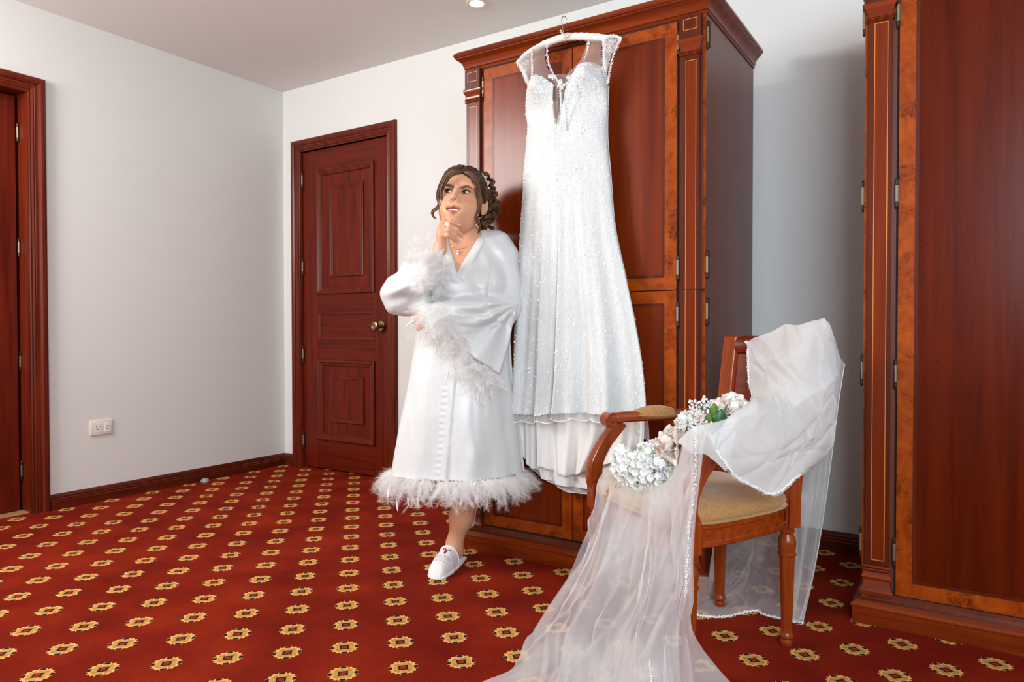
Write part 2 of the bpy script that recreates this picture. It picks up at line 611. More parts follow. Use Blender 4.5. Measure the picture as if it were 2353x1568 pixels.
for z in (1.863, 1.285, 0.704, 0.127):
    hinge(d1, 0.183, 0.004, z, z + .105, .006)
kb = autosmooth(MB().lathe([(0.001, -.012), (0.031, -.010), (0.033, -.005), (0.030, .001), (0.014, .004), (0.012, .022), (0.018, .028), (0.026, .036), (0.029, .048),
                            (0.026, .058), (0.018, .062), (0.016, .0605), (0.010, .060), (0.009, .058), (0.001, .058)], (0.893, 0, 0.942), 28, 'y').build('knob', M['brass'], d1), 40)
MB().box(0.8915, 0.8945, -.0595, -.055, 0.936, 0.948).build('key_slot', M['hole'], kb)
MB().box(0.9625, 0.9655, -.001, 0.02, 0.90, 0.985).build('strike_plate', M['brass'], d1)

# -- door at the left edge, set back in the left wall
d2 = thing('door_2', 'plain mahogany door set back in a deep frame at the left edge', 'door', (0, LD1 + 0.077, 0), PI / 2)
d2['kind'] = 'structure'
wd = 0.077 + (LD1 - LD0) + 0.077
o = MB().casing(-wd, 0, 2.176, CAS).build('casing', M['trim_v'], d2)
autosmooth(o, 25)
ja, jbx = -wd + .077, -.077
MB().box(ja - .012, ja + .004, -.004, 0.130, 0, 2.106).box(jbx - .004, jbx + .012, -.004, 0.130, 0, 2.106).box(ja + .004, jbx - .004, -.004, 0.130, 2.0955, 2.106).build('jamb', M['trim_v'], d2)
MB().box(ja + .006, jbx - .018, 0.088, 0.128, 0.012, 2.088, .002).build('leaf', M['door_v'], d2)
MB().box(ja, jbx, 0.130, 0.140, 0, 2.108).build('stop', M['void'], d2)  # near-black sheet behind the leaf, the dark beyond it painted on
for z in (1.864, 1.288, 0.715, 0.165):
    hinge(d2, jbx - .010, 0.083, z, z + .09, .005)
MB().box(ja, jbx, 0.02, 0.12, 0, .008, .002).build('threshold', wood('pale oak strip', (0.32, 0.17, 0.07), (0.5, 0.3, 0.14)), d2)

# -- wall socket
so = thing('wall_socket', 'cream double socket plate on the left wall', 'socket', (0, -1.2155, 0.394), PI / 2)
autosmooth(MB().box(-.060, .060, -.007, -.0005, -.041, .041, .005).build('plate', M['plastic'], so), 60)
for cx in (-.020, .030):
    i = MB().box(cx - .014, cx + .014, -.0085, -.006, -.026, .022, .001).build('outlet', M['plastic_w'], so)
    MB().box(cx - .008, cx - .0055, -.0088, -.008, .000, .010).build('slot', M['hole'], i)
    MB().box(cx + .0055, cx + .008, -.0088, -.008, .001, .009).build('slot', M['hole'], i)
    MB().lathe([(.003, .008), (.003, .0088)], (cx, 0, -.010), 10, 'y').build('earth_hole', M['hole'], i)

# -- door stop on the floor
ds = thing('door_stop', 'small grey domed door stop on the carpet by the left baseboard', 'door stop', (0.078, -0.654, 0))
autosmooth(MB().lathe([(.024, 0), (.025, .006), (.024, .014), (.020, .022), (.012, .027), (.001, .028)], n=20).build('dome', M['rubber'], ds), 60)
MB().lathe([(.0262, .0), (.0265, .004), (.0262, .008)], n=20).build('base_ring', M['chrome'], ds)

# -- recessed ceiling light
dl = thing('ceiling_light', 'round recessed ceiling light above the wardrobe', 'ceiling light', (1.872, -0.346, HC))
lampm = NT('lit lamp')
lampm.p(base=(1, 0.95, 0.85), emit=(1.0, 0.86, 0.66), emits=14.0)
autosmooth(MB().lathe([(.052, .0005), (.052, -.004), (.046, -.008), (.036, -.006), (.034, -.002)], n=32).build('trim_ring', simple('lamp trim', (0.7, 0.6, 0.48), 0.4), dl), 40)
MB().lathe([(.001, -.0035), (.030, -.003), (.0335, -.001)], n=24).build('lens', lampm.m, dl)
ld = bpy.data.lights.new('spot_lamp', 'SPOT')
ld.energy = 7
ld.color = (1.0, 0.82, 0.6)
ld.spot_size = 2.2
ld.spot_blend = 1.0
ld.shadow_soft_size = 0.04
lo = bpy.data.objects.new('bulb', ld)
COL.objects.link(lo)
lo.parent = dl
lo.location = (0, 0, -0.02)

# ------------------------------------------------------------------ wardrobes
CORN = [(-0.01, 2.006), (0.004, 2.006), (0.006, 2.011), (0.004, 2.015), (0.009, 2.018), (0.009, 2.023), (0.012, 2.032), (0.018, 2.042), (0.027, 2.050), (0.034, 2.054), (0.034, 2.059),
        (0.038, 2.061), (0.041, 2.067), (0.040, 2.074), (0.035, 2.080), (0.030, 2.084), (-0.01, 2.084)]


def inlay_rect(parent, x0, x1, z0, z1, y, sides='lrtb', t=.0022):
    mb = MB()
    if 'l' in sides:
        mb.box(x0, x0 + t, y - .0004, y, z0, z1)
    if 'r' in sides:
        mb.box(x1 - t, x1, y - .0004, y, z0, z1)
    if 't' in sides:
        mb.box(x0 + t, x1 - t, y - .0004, y, z1 - t, z1)
    if 'b' in sides:
        mb.box(x0 + t, x1 - t, y - .0004, y, z0, z0 + t)
    return mb.build('inlay_line', M['inlay'], parent)


def cap_rings(x0, x1, y, zs):
    """stack of (overhang, z) swept round the pilaster front"""
    return MB().sweep([(x0, 0.004), (x0, y), (x1, y), (x1, 0.004)], zs)


def wardrobe(root, W, D, split, veneer, doors):
    """front face at y=0, body to +D; local x 0..W"""
    PW = 0.076
    MB().box(0, W, 0.0, D, 0.072, 2.006).build('body', M['wb_side'], root)
    for a, b in ((0.0, 0.011), (W - 0.011, W)):
        MB().box(a, b, -.0012, 0.0, 0.075, 2.006).build('front_post', M['burl'], root)
    autosmooth(MB().sweep([(0, D), (0, 0), (W, 0), (W, D)], CORN).build('cornice', M['wb_h'], root), 14)
    PL = [(-0.02, 0), (0.022, 0), (0.022, 0.050), (0.026, 0.053), (0.027, 0.058), (0.024, 0.062), (0.018, 0.066), (0.012, 0.072), (-0.02, 0.072)]
    autosmooth(MB().sweep([(0, D), (0, -.012), (W, -.012), (W, D)], PL).build('plinth', M['wb_h'], root), 28)
    for x0 in (0.005, W - 0.005 - PW - 0.008):
        x1 = x0 + PW
        yb = -.018
        pl = MB().box(x0 + .004, x1 - .004, yb + .003, 0.004, 0.10, 2.006).build('pilaster', M['wb_dark'], root)
        MB().box(x0, x1, yb - .003, 0.004, 1.924, 2.006, .0015).build('block', M['wb_dark'], pl)
        inlay_rect(pl, x0 + .014, x1 - .012, 1.953, 1.992, yb - .003)
        autosmooth(cap_rings(x0 + .006, x1 - .006, yb + .004, [(-.004, 1.884), (.002, 1.886), (.002, 1.890), (.0035, 1.896), (.008, 1.906), (.012, 1.914), (.013, 1.920), (.011, 1.924), (-.004, 1.924)]).build('capital', M['wb_h'], pl), 28)
        for i in range(3):
            z = 1.868 + i * .006
            autosmooth(cap_rings(x0 + .006, x1 - .006, yb + .004, [(-.004, z), (.006, z + .0005), (.007, z + .0025), (.006, z + .0045), (-.004, z + .005)]).build('band', M['wb_h'], pl), 28)
        for i in range(2):
            z = 0.166 + i * .009
            autosmooth(cap_rings(x0 + .006, x1 - .006, yb + .004, [(-.004, z), (.006, z + .0005), (.008, z + .004), (.006, z + .007), (-.004, z + .0075)]).build('band', M['wb_h'], pl), 28)
        autosmooth(cap_rings(x0 + .006, x1 - .006, yb + .004, [(-.004, .092), (.014, .093), (.015, .104), (.012, .110), (.006, .122), (.004, .136), (.007, .142), (.010, .147), (.006, .156), (.0045, .163), (-.004, .165)]).build('base', M['wb_h'], pl), 28)
        ix0, ix1 = x0 + .022, x1 - .016
        ys = yb + .003
        for a, b in (((0.20, 1.0562), (1.0588, 1.850)) if split else ((0.20, 1.862),)):
            MB().box(x0 + .006, x1 - .006, ys - .0016, ys, (a - .014 if a < .5 else a), (min(b + .015, 1.868) if b > 1.5 else b)).build('shaft_face', M['wb_dark'], pl)
            MB().box(ix0, ix1, ys - .0020, ys - .0016, a, b).build('shaft_veneer', M['veneer'], pl)
            inlay_rect(pl, ix0, ix1, a, b, ys - .0020, 'lr' + ('t' if b > 1.5 else '') + ('b' if a < .5 else ''))
        if split:
            MB().box(x0 - .003, x1 + .011, ys - .0022, 0, 1.0564, 1.0586).build('shadow_gap', M['void'], pl)
    dx0, dx1 = 0.005 + PW + 0.014, W - 0.005 - PW - 0.008 - 0.012
    xm = (dx0 + dx1) / 2
    spans = ((0.106, 1.0558), (1.0592, 1.996)) if split else ((0.100, 1.996),)
    for xa, xb, left in ((dx0, xm - .002, True), (xm + .002, dx1, False)):
        for z0, z1 in spans:
            dr = MB().box(xa, xb, -.010, -.0005, z0, z1, .001).build('door', M['burl'], root)
            e = 0.044
            MB().box(xa + e, xb - e, -.0106, -.0095, z0 + e, z1 - e).build('banding', M['wb_dark'], dr)
            MB().box(xa + e + .010, xb - e - .010, -.0111, -.010, z0 + e + .010, z1 - e - .010).build('veneer_panel', veneer, dr)
            hx = xa - .004 if left else xb + .004
            if split:
                zs = (z0 + .035, z1 - .125) if z1 < 1.5 else (z0 + .035, z1 - .115)
            else:
                zs = (z0 + .09, 0.74, 1.292, 1.840)
            for z in zs:
                hinge(dr, hx, -.010, z, z + .085)
    MB().box(dx0 - .006, dx1 + .006, -.0015, 0.0, 0.095, 2.004).build('seam_shade', M['void'], root)  # near-black sheet under the doors, painting the shade in their seams
    for x in (-.004, W + .004):
        for z in ((0.935, 1.097, 1.885) if split else (0.744, 1.291, 1.840, 0.20)):
            hinge(root, x, 0.003, z, z + .092)


w1 = thing('wardrobe', 'tall inlaid wardrobe with the wedding gown hung on its cornice', 'wardrobe', (2.133, -0.777, 0))
wardrobe(w1, 1.024, 0.62, True, M['veneer'], 2)
w2 = thing('wardrobe', 'tall knotty wardrobe cut by the right edge behind the chair', 'wardrobe', (3.643, -0.722, 0))
wardrobe(w2, 1.02, 0.62, False, M['veneer_k'], 2)
# ------------------------------------------------------------------ the chair
M['ch_v'] = wood('polished chair mahogany', (0.165, 0.021, 0.0026), (0.33, 0.054, 0.0058), 'z', 0.24, 0.25)
M['ch_x'] = wood('polished chair mahogany level', (0.165, 0.021, 0.0026), (0.33, 0.054, 0.0058), 'x', 0.24, 0.25)
M['ch_d'] = wood('polished dark chair board', (0.095, 0.0095, 0.0018), (0.18, 0.023, 0.0032), 'x', 0.22, 0.3)


def ribbed():
    n = NT('tan ribbed velvet')
    v = n.obj((6, 240, 240), False)
    g = n.noise(v, 1.2, 3, 0.6)
    c = n.ramp(g, [(0.3, (0.30, 0.145, 0.050)), (0.7, (0.50, 0.27, 0.105))])
    n.p(base=c, rough=0.9, spec=0.15, sheen=0.5, sheenr=0.4)
    n.bump(g, 0.4, 0.002)
    return n.m


M['uph'] = ribbed()
ch = thing('armchair', 'carved mahogany armchair with tan seat under the draped veil', 'chair', (3.361, -0.956, 0), math.radians(-36.17))

LEG = [(.001, 0), (.013, .001), (.0165, .008), (.0175, .016), (.0145, .021), (.0145, .023), (.0195, .028), (.0200, .034), (.0165, .040), (.0155, .043), (.0165, .060), (.0215, .262),
       (.0215, .264), (.0255, .267), (.0260, .271), (.0225, .275), (.0225, .278), (.0245, .290), (.0250, .304), (.0225, .318), (.0170, .326), (.0165, .330), (.0205, .335), (.0205, .340), (.0175, .343), (.0215, .348), (.0215, .358), (.001, .359)]
for x, y, top in ((-.154, 0, 0), (.154, 0, 0), (-.253, -.405, 1), (.253, -.405, 1)):
    prof = LEG if not top else [(r, z * .345 / .359) for r, z in LEG]
    lg = MB().lathe(prof, (x, y, 0), 32, flute=(.058, .24, .16, 8)).build('leg', M['ch_v'], ch)
    autosmooth(lg, 40)
    if top:
        MB().box(x - .024, x + .024, y - .024, y + .024, .343, .428, .004).build('corner_block', M['ch_v'], lg)


def seat_outline(n=72, grow=0.0):
    """rounded trapezoid, bowed front"""
    out = []
    for i in range(n):
        a = 2 * PI * i / n
        e = 0.42
        cx, sy = math.cos(a), math.sin(a)
        sx = math.copysign(abs(cx) ** e, cx)
        syy = math.copysign(abs(sy) ** e, sy)
        t = (1 - syy) / 2            # 0 rear .. 1 front
        y = 0.024 - t * 0.455
        half = 0.168 + (0.266 - 0.168) * t ** 0.85 + 0.012 * math.sin(PI * t)
        x = sx * half
        y -= 0.022 * (1 - sx * sx) * t
        d = Vector((x, y + .2))
        d = d * (1 + grow / max(d.length, .05))
        out.append((d.x, d.y - .2))
    return out


def ring(grow, z):
    return [(x, y, z) for x, y in seat_outline(72, grow)]


autosmooth(MB().rings([ring(-.020, .352), ring(-.002, .352), ring(.002, .356), ring(.002, .366), ring(-.002, .369), ring(-.002, .398), ring(.001, .401), ring(.001, .410), ring(-.004, .414), ring(-.02, .414)], cap=True).build('seat_rail', M['ch_x'], ch), 30)
R = []
for k in range(9):
    t = k / 8
    a = t * PI / 2
    R.append(ring(-.002 - .205 * (1 - math.cos(a)) ** 1.4 + (.006 if 0 < k < 3 else 0), .410 + .012 * min(k, 1) + .052 * math.sin(a)))
cu = MB().rings(R).build('seat_cushion', M['uph'], ch, True)
autosmooth(MB().rings([ring(.004, .413), ring(.0075, .417), ring(.004, .421), ring(-.002, .417)], closed=True).build('seat_braid', M['uph'], cu), 60)

# back: raked stiles, board and rolled top rail
RAKE = lambda z: 0.004 + 0.055 * max(0, (z - .42) / .48) ** 1.25
for s in (-1, 1):
    R = []
    for k in range(14):
        z = .352 + k * (.895 - .352) / 13
        y0 = RAKE(z)
        w_ = .032
        cx = s * (.156 + .012 * (z - .4))
        sec = []
        # reeded front: four beads
        m = 17
        for q in range(m):
            u = q / (m - 1)
            bead = abs(math.sin(u * PI * 4)) * .0075
            sec.append((cx + (u * 2 - 1) * w_, y0 - .012 - bead, z))
        sec += [(cx + w_, y0 + .014, z), (cx - w_, y0 + .014, z)]
        R.append(sec)
    top = [(x, y + .016, z + .006) for x, y, z in R[-1]]
    R.append(top)
    autosmooth(MB().rings(R).build('back_stile', M['ch_v'], ch), 40)
R = []
for k in range(12):
    z = .47 + k * (.838 - .47) / 11
    y0 = RAKE(z)
    m = 9
    f = [(-.128 + .256 * q / (m - 1), y0 - .002 + .018 * (1 - ((q / (m - 1)) * 2 - 1) ** 2), z) for q in range(m)]
    b = [(x, y + .012, z) for x, y, z in f[::-1]]
    R.append(f + b)
autosmooth(MB().rings(R).build('back_board', M['ch_d'], ch), 40)
R = []
for q in range(13):
    x = -.130 + .260 * q / 12
    bow = .018 * (1 - ((q / 12) * 2 - 1) ** 2)
    y0 = RAKE(.86) + bow - .008
    sec = []
    for dy, dz in ((0.004, .840), (-.006, .846), (-.010, .862), (-.006, .882), (.006, .894), (.022, .898), (.036, .892), (.040, .880), (.030, .872), (.016, .868), (.014, .842)):
        sec.append((x, y0 + dy, dz))
    R.append(sec)
autosmooth(MB().rings(R).build('top_rail', M['ch_d'], ch), 35)

# arms with scrolled ends, S-shaped posts and pads
for s in (-1, 1):
    P = [(-.36, .630), (-.33, .632), (-.30, .635), (-.20, .638), (-.10, .642), (-.02, .648), (.02, .652)]
    Q = catmull([(s * (.262 - .100 * max(0, (y + .40) / .43) ** 1.3), y, z) for y, z in P], 20)
    R = []
    for i, (x, y, z) in enumerate(Q):
        w_, h = .019, .0165
        R.append([(x + w_ * cx, y, z + h * cz) for cx, cz in ((-1, -.7), (-.7, -1), (.7, -1), (1, -.7), (1, .5), (.75, .9), (.3, 1.05), (-.3, 1.05), (-.75, .9), (-1, .5))])
    am = MB().rings(R).build('arm', M['ch_x'], ch)
    autosmooth(am, 45)
    # volute at the front end
    x0, y0, z0 = s * .261, -.356, .624
    sc = MB()
    sc.lathe([(.001, -.021), (.020, -.021), (.0235, -.018), (.0235, .018), (.020, .021), (.001, .021)], (x0, y0, z0), 28, 'x')
    so_ = sc.build('volute', M['ch_x'], am)
    autosmooth(so_, 40)
    for side in (-1, 1):
        sp = []
        for k in range(30):
            a = k / 29 * 2 * PI * 1.6 + 1.2
            r = .0205 * (1 - k / 29) + .003
            sp.append((x0 + side * .0212, y0 + r * math.cos(a) * (1), z0 + r * math.sin(a)))
        MB().tube(sp, .0026, 6).build('spiral', M['ch_x'], so_, True)
    # post
    PP = catmull([(-.405, .420), (-.414, .450), (-.407, .495), (-.380, .545), (-.346, .588), (-.322, .620)], 18)
    wid = catmull([[.026], [.024], [.021], [.019], [.021], [.026]], 18)[:, 0]
    R = []
    for i, (y, z) in enumerate(PP):
        a, b = PP[max(i - 1, 0)], PP[min(i + 1, 17)]
        ty, tz = b[0] - a[0], b[1] - a[1]
        l = math.hypot(ty, tz)
        ny, nz = -tz / l, ty / l
        wv = wid[i]
        sec = []
        for u, v in ((-1, -.8), (-.9, -1), (-.45, -1), (-.35, -.82), (.35, -.82), (.45, -1), (.9, -1), (1, -.8), (1, .8), (.9, 1), (.45, 1), (.35, .82), (-.35, .82), (-.45, 1), (-.9, 1), (-1, .8)):
            sec.append((s * .256 + .018 * v, y + ny * wv * u, z + nz * wv * u))
        R.append(sec)
    pt = MB().rings(R).build('arm_post', M['ch_v'], ch)
    autosmooth(pt, 45)
    autosmooth(MB().lathe([(.001, -.021), (.014, -.021), (.016, -.018), (.016, .018), (.014, .021), (.001, .021)], (s * .256, -.408, .437), 22, 'x').build('post_scroll', M['ch_v'], pt), 40)
    # pad
    R = []
    for k in range(13):
        t = k / 12
        y = -.285 + t * .160
        e = max(math.sin(PI * t), 0) ** .55
        xx = s * (.262 - .100 * max(0, (y + .40) / .43) ** 1.3)
        R.append([(xx + .027 * (.25 + .75 * e) * math.cos(a), y, .641 + (.026 * e + .003) * max(math.sin(a), -.35)) for a in np.linspace(0, 2 * PI, 16, endpoint=False)])
    pd = MB().rings(R).build('arm_pad', M['uph'], am, True)
    MB().tube([(r[0][0] * 1.0, r[0][1], .639) for r in R] , .0022, 6).build('pad_piping', M['uph'], pd, True)
# ------------------------------------------------------------------ wedding gown on its hanger
def gownmat(name, base, rough, sparkle):
    n = NT(name)
    v = n.obj((1, 1, 1), False)
    a = n.noise(v, 260, 3, 0.7)
    b = n.noise(n.obj((90, 90, 12), False), 1.5, 3, 0.6, 1.0)
    c = n.mix(n.ramp(b, [(0.42, (0, 0, 0)), (0.62, (1, 1, 1))]), tuple(q * 0.90 for q in base), base)
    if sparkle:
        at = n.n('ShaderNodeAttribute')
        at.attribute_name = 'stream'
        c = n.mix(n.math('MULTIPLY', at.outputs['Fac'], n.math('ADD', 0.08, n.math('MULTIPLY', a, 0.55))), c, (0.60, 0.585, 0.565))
    n.p(base=c, rough=rough, spec=0.6, sheen=0.2)
    n.bump(a, sparkle, 0.003)
    return n.m


def sheer(name, col, alpha, rough=0.6, edge=0.55, tex=None):
    """net: part of the light passes straight through, denser where the cloth turns away"""
    n = NT(name)
    t = n.t
    t.nodes.remove(n.b)
    tr = n.n('ShaderNodeBsdfTransparent')
    df = n.n('ShaderNodeBsdfDiffuse', i_Color=col)
    tl = n.n('ShaderNodeBsdfTranslucent', i_Color=col)
    mx = n.n('ShaderNodeMixShader')
    mx.inputs[0].default_value = 0.42
    t.links.new(df.outputs[0], mx.inputs[1])
    t.links.new(tl.outputs[0], mx.inputs[2])
    lw = n.n('ShaderNodeLayerWeight')
    lw.inputs[0].default_value = 0.35
    f = n.math('ADD', alpha, n.math('MULTIPLY', lw.outputs['Facing'], edge))
    if tex:
        nz = n.noise(n.obj((1, 1, 1), False), tex[0], 3, 0.6)
        f = n.math('ADD', f, n.math('MULTIPLY', n.math('SUBTRACT', nz, 0.5), tex[1]))
    f = n.math('MINIMUM', f, 0.97)
    f = n.math('MAXIMUM', f, 0.02)
    m2 = n.n('ShaderNodeMixShader')
    t.links.new(f, m2.inputs[0])
    t.links.new(tr.outputs[0], m2.inputs[1])
    t.links.new(mx.outputs[0], m2.inputs[2])
    t.links.new(m2.outputs[0], n.out.inputs[0])
    return n.m


M['gown'] = gownmat('beaded white gown', (0.68, 0.695, 0.69), 0.55, 0.22)
M['satin_l'] = simple('white lining satin', (0.80, 0.775, 0.75), 0.4, spec=0.5, sheen=0.2)
M['tulle_n'] = sheer('nude tulle', (0.62, 0.50, 0.44), 0.50, edge=0.2)
M['tulle_w'] = sheer('white hem tulle', (0.85, 0.83, 0.81), 0.30, edge=0.4)
M['lace'] = sheer('white lace', (0.9, 0.9, 0.89), 0.55, edge=0.3, tex=(260, 1.4))
M['bead'] = simple('glass bead', (0.98, 0.98, 0.975), 0.3, spec=0.9)
M['sequin'] = simple('silver sequin', (1.0, 1.0, 1.0), 0.25, spec=1.0, coat=1.0)
M['satin_h'] = simple('ivory padded satin', (0.84, 0.78, 0.70), 0.45, sheen=0.3)

GY = -0.845


def gp(px, py, y=GY):
    q = at_y(px, py, y)
    return np.array((q.x, q.y, q.z))


gown = thing('wedding_gown', 'beaded white wedding gown hanging on the wardrobe front', 'wedding gown', (2.66, GY, 0.0))
GO = np.array((2.66, GY, 0.0))


def patch(rows, nu, nv, bulge, waves=None, ymin=-0.795):
    """rows: list of pixel polylines (left->right); returns grid of world points, bulged towards the room"""
    G = np.stack([catmull([gp(*q)[[0, 2]] for q in r], nu) for r in rows])       # rows x nu x 2
    G = np.stack([catmull(G[:, j], nv) for j in range(nu)], 1)                    # nv x nu x 2
    u = np.linspace(0, 1, nu)[None, :]
    t = np.linspace(0, 1, nv)[:, None]
    Y = GY - bulge(u, t)
    if waves is not None:
        Y = Y + waves(u, t)
    return np.stack([G[..., 0], np.broadcast_to(np.minimum(Y, ymin), G[..., 0].shape), G[..., 1]], -1)


def grid_faces(nv, nu):
    i = np.arange(nv * nu).reshape(nv, nu)
    return np.stack([i[:-1, :-1], i[:-1, 1:], i[1:, 1:], i[1:, :-1]], -1).reshape(-1, 4)


def grid_obj(name, G, mat, parent, org, thick=0.0, label=None):
    nv, nu = G.shape[:2]
    o = mkq(name, G.reshape(-1, 3) - org, grid_faces(nv, nu), mat, parent, True, label)
    if thick:
        md = o.modifiers.new('thickness', 'SOLIDIFY')
        md.thickness = thick
    return o


L_EDGE = [(1222, 186), (1211, 236), (1213, 292), (1209, 370), (1201, 455), (1196, 555), (1190, 640), (1181, 765), (1178, 860), (1175, 946)]
R_EDGE = [(1391, 160), (1399, 214), (1393, 262), (1396, 335), (1405, 420), (1413, 515), (1426, 590), (1446, 660), (1466, 765), (1481, 860), (1489, 950)]


def lerp(a, b, t):
    return (a[0] + (b[0] - a[0]) * t, a[1] + (b[1] - a[1]) * t)


def sample(edge, y):
    for a, b in zip(edge[:-1], edge[1:]):
        if a[1] <= y <= b[1]:
            return lerp(a, b, (y - a[1]) / (b[1] - a[1]))
    return edge[-1]


CEN = [(1294, 297), (1297, 400), (1300, 520), (1301, 640), (1301, 760), (1301, 860), (1300, 945)]
lrows = [[(1222, 186), (1238, 180), (1262, 188), (1287, 206)],
         [(1214, 222), (1238, 214), (1265, 222), (1288, 240)],
         [(1211, 262), (1238, 258), (1265, 262), (1290, 272)],
         [(1213, 300), (1240, 298), (1268, 297), (1294, 297)]]
rrows = [[(1336, 170), (1348, 158), (1370, 153), (1391, 160)],
         [(1322, 200), (1345, 192), (1372, 190), (1397, 200)],
         [(1308, 245), (1335, 240), (1368, 238), (1397, 240)],
         [(1294, 297), (1325, 296), (1360, 294), (1394, 292)]]
for y in (400, 520, 640, 760, 860, 945):
    c = sample(CEN, y)
    l, r = sample(L_EDGE, y), sample(R_EDGE, y)
    hl = (lambda k: [lerp(l, c, k)[0], y + (6 * math.sin(k * PI) if y > 900 else 0)])
    lrows.append([l] + [tuple(hl(k)) for k in (.33, .66)] + [(c[0] - (2 if y > 800 else 0), y)])
    rrows.append([(c[0] + (2 if y > 800 else 0), y)] + [(lerp(c, r, k)[0], y + (8 * k if y > 900 else 0)) for k in (.33, .66)] + [(r[0], y + (8 if y > 900 else 0))])
NU, NV = 96, 210


def prof(tz):
    # overall depth of the gown from top to hem
    return np.interp(tz, [0, .10, .22, .34, .55, .8, 1], [.045, .062, .046, .056, .052, .062, .075])


def bl(u, t):
    cup = .030 * np.exp(-((u - .45) / .30) ** 2 - ((t - .085) / .075) ** 2)
    return prof(t) * np.sin(u * PI / 2) ** .55 + cup


def br(u, t):
    cup = .030 * np.exp(-((u - .55) / .30) ** 2 - ((t - .085) / .075) ** 2)
    return prof(t) * np.sin((1 - u) * PI / 2) ** .55 + cup


def wl(u, t):
    k = np.clip((t - .42) / .58, 0, 1) ** 1.3
    fold = .020 * k * np.sin(u * 13 - 1.5 * t) + .010 * k * np.sin(u * 27 + 3 * t)
    gat = .006 * np.exp(-((t - .42) / .08) ** 2) * np.sin(t * 90) * np.clip(u - .4, 0, 1)
    return -fold + gat + .004 * np.sin(t * 24 + u * 5) * (t < .45) + .05 * k ** 2 * np.clip((u - .90) / .10, 0, 1) ** 2


def wr(u, t):
    k = np.clip((t - .42) / .58, 0, 1) ** 1.3
    fold = .022 * k * np.sin(u * 12 + 2.2 - 1.2 * t) + .008 * k * np.sin(u * 30 + 2 * t)
    return -fold + .004 * np.sin(t * 26 - u * 6) * (t < .45) - .02 * k * np.clip((.12 - u) / .12, 0, 1) * np.clip((t - .7) / .3, 0, 1)


GL = patch(lrows, NU, NV, bl, wl)
GR = patch(rrows, NU, NV, br, wr)
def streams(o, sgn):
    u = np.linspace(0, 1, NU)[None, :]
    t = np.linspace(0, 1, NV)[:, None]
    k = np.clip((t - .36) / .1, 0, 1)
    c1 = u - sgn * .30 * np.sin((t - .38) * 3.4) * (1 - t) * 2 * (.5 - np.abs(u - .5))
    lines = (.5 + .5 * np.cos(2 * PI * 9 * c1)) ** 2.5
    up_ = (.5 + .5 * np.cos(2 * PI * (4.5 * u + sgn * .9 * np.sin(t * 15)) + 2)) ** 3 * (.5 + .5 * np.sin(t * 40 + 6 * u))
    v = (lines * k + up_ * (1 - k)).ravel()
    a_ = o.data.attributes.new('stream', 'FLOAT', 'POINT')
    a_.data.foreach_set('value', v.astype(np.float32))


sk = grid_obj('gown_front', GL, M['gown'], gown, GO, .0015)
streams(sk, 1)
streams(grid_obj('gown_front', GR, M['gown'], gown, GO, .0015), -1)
# back of the gown close to the doors
brows = [[(1221, 205), (1260, 225), (1330, 215), (1390, 190)]] + [[lerp(sample(L_EDGE, y), sample(R_EDGE, y), .04), lerp(sample(L_EDGE, y), sample(R_EDGE, y), .5), lerp(sample(L_EDGE, y), sample(R_EDGE, y), .96)] for y in (300, 400, 520, 640, 760, 860, 944)]
GB = patch([catmull(r, 5).tolist() for r in brows], 30, 40, lambda u, t: -.038 + 0 * u * t, lambda u, t: .006 * t * np.sin(u * 25))
grid_obj('gown_back', GB, M['satin_l'], gown, GO)

# scalloped net hem below the beading
def hem(pts, drop, name, nsc):
    top = catmull(pts, 90)
    G = []
    for k in range(8):
        t = k / 7
        row = []
        for j in range(90):
            ph = (j / 89 * nsc * .999) % 1
            row.append(top[j] + np.array((0, -.002, -drop * t * (.55 + .45 * math.sin(PI * ph) ** .7))))
        G.append(row)
    G = np.array(G)
    grid_obj(name, G, M['tulle_w'], gown, GO)
    MB().tube([tuple(q) for q in (G[-1] - GO)], .0018, 6).build('scallop_cord', M['bead'], gown, True)
    return G


hem(GL[-1][::9].tolist() + [GL[-1][-1].tolist()], .034, 'scalloped_hem', 3)
hem(GR[-1][::6].tolist() + [GR[-1][-1].tolist()], .028, 'scalloped_hem', 5)

# lining tiers that hang below
def tier(rows, amp, nf, off, mat, name, ph=0.0, trim=False):
    G = patch(rows, 110, 34, lambda u, t: off + 0 * u * t, lambda u, t: -amp * (.35 + .65 * t) * (np.sin(u * nf + ph) + .45 * np.sin(u * nf * 2.3 + ph * 2)))
    grid_obj(name, G, mat, gown, GO, .001)
    if trim:
        MB().tube([tuple(q) for q in (G[-1] - GO)], .0014, 5).build('hem_stitch', M['bead'], gown, True)
    return G


tier([[(1184, 920), (1204, 930), (1240, 935)], [(1186, 985), (1210, 990), (1240, 992)], [(1190, 1030), (1212, 1062), (1240, 1082)]], .009, 11, .010, M['satin_l'], 'lining_tier', .5, True)
tier([[(1238, 930), (1300, 935), (1365, 940), (1440, 940), (1486, 945)], [(1243, 1000), (1300, 1005), (1365, 1010), (1440, 1005), (1487, 985)], [(1246, 1068), (1290, 1086), (1325, 1090), (1362, 1075), (1440, 1050), (1486, 1012)]], .017, 26, .018, M['satin_l'], 'lining_tier', 1.0, True)
G3 = tier([[(1228, 960), (1300, 970), (1370, 970), (1450, 960)], [(1236, 1060), (1300, 1070), (1370, 1065), (1450, 1045)], [(1244, 1100), (1300, 1118), (1370, 1120), (1450, 1085)]], .011, 21, -.005, M['satin_l'], 'lining_tier', 2.0, True)
G4 = tier([[(1205, 1040), (1300, 1080), (1370, 1085), (1452, 1060)], [(1212, 1072), (1250, 1098), (1300, 1122), (1372, 1128), (1452, 1095)], [(1212, 1078), (1252, 1106), (1300, 1132), (1372, 1136), (1452, 1103)]], .005, 24, -.018, M['lace'], 'lace_hem', 2.6, True)
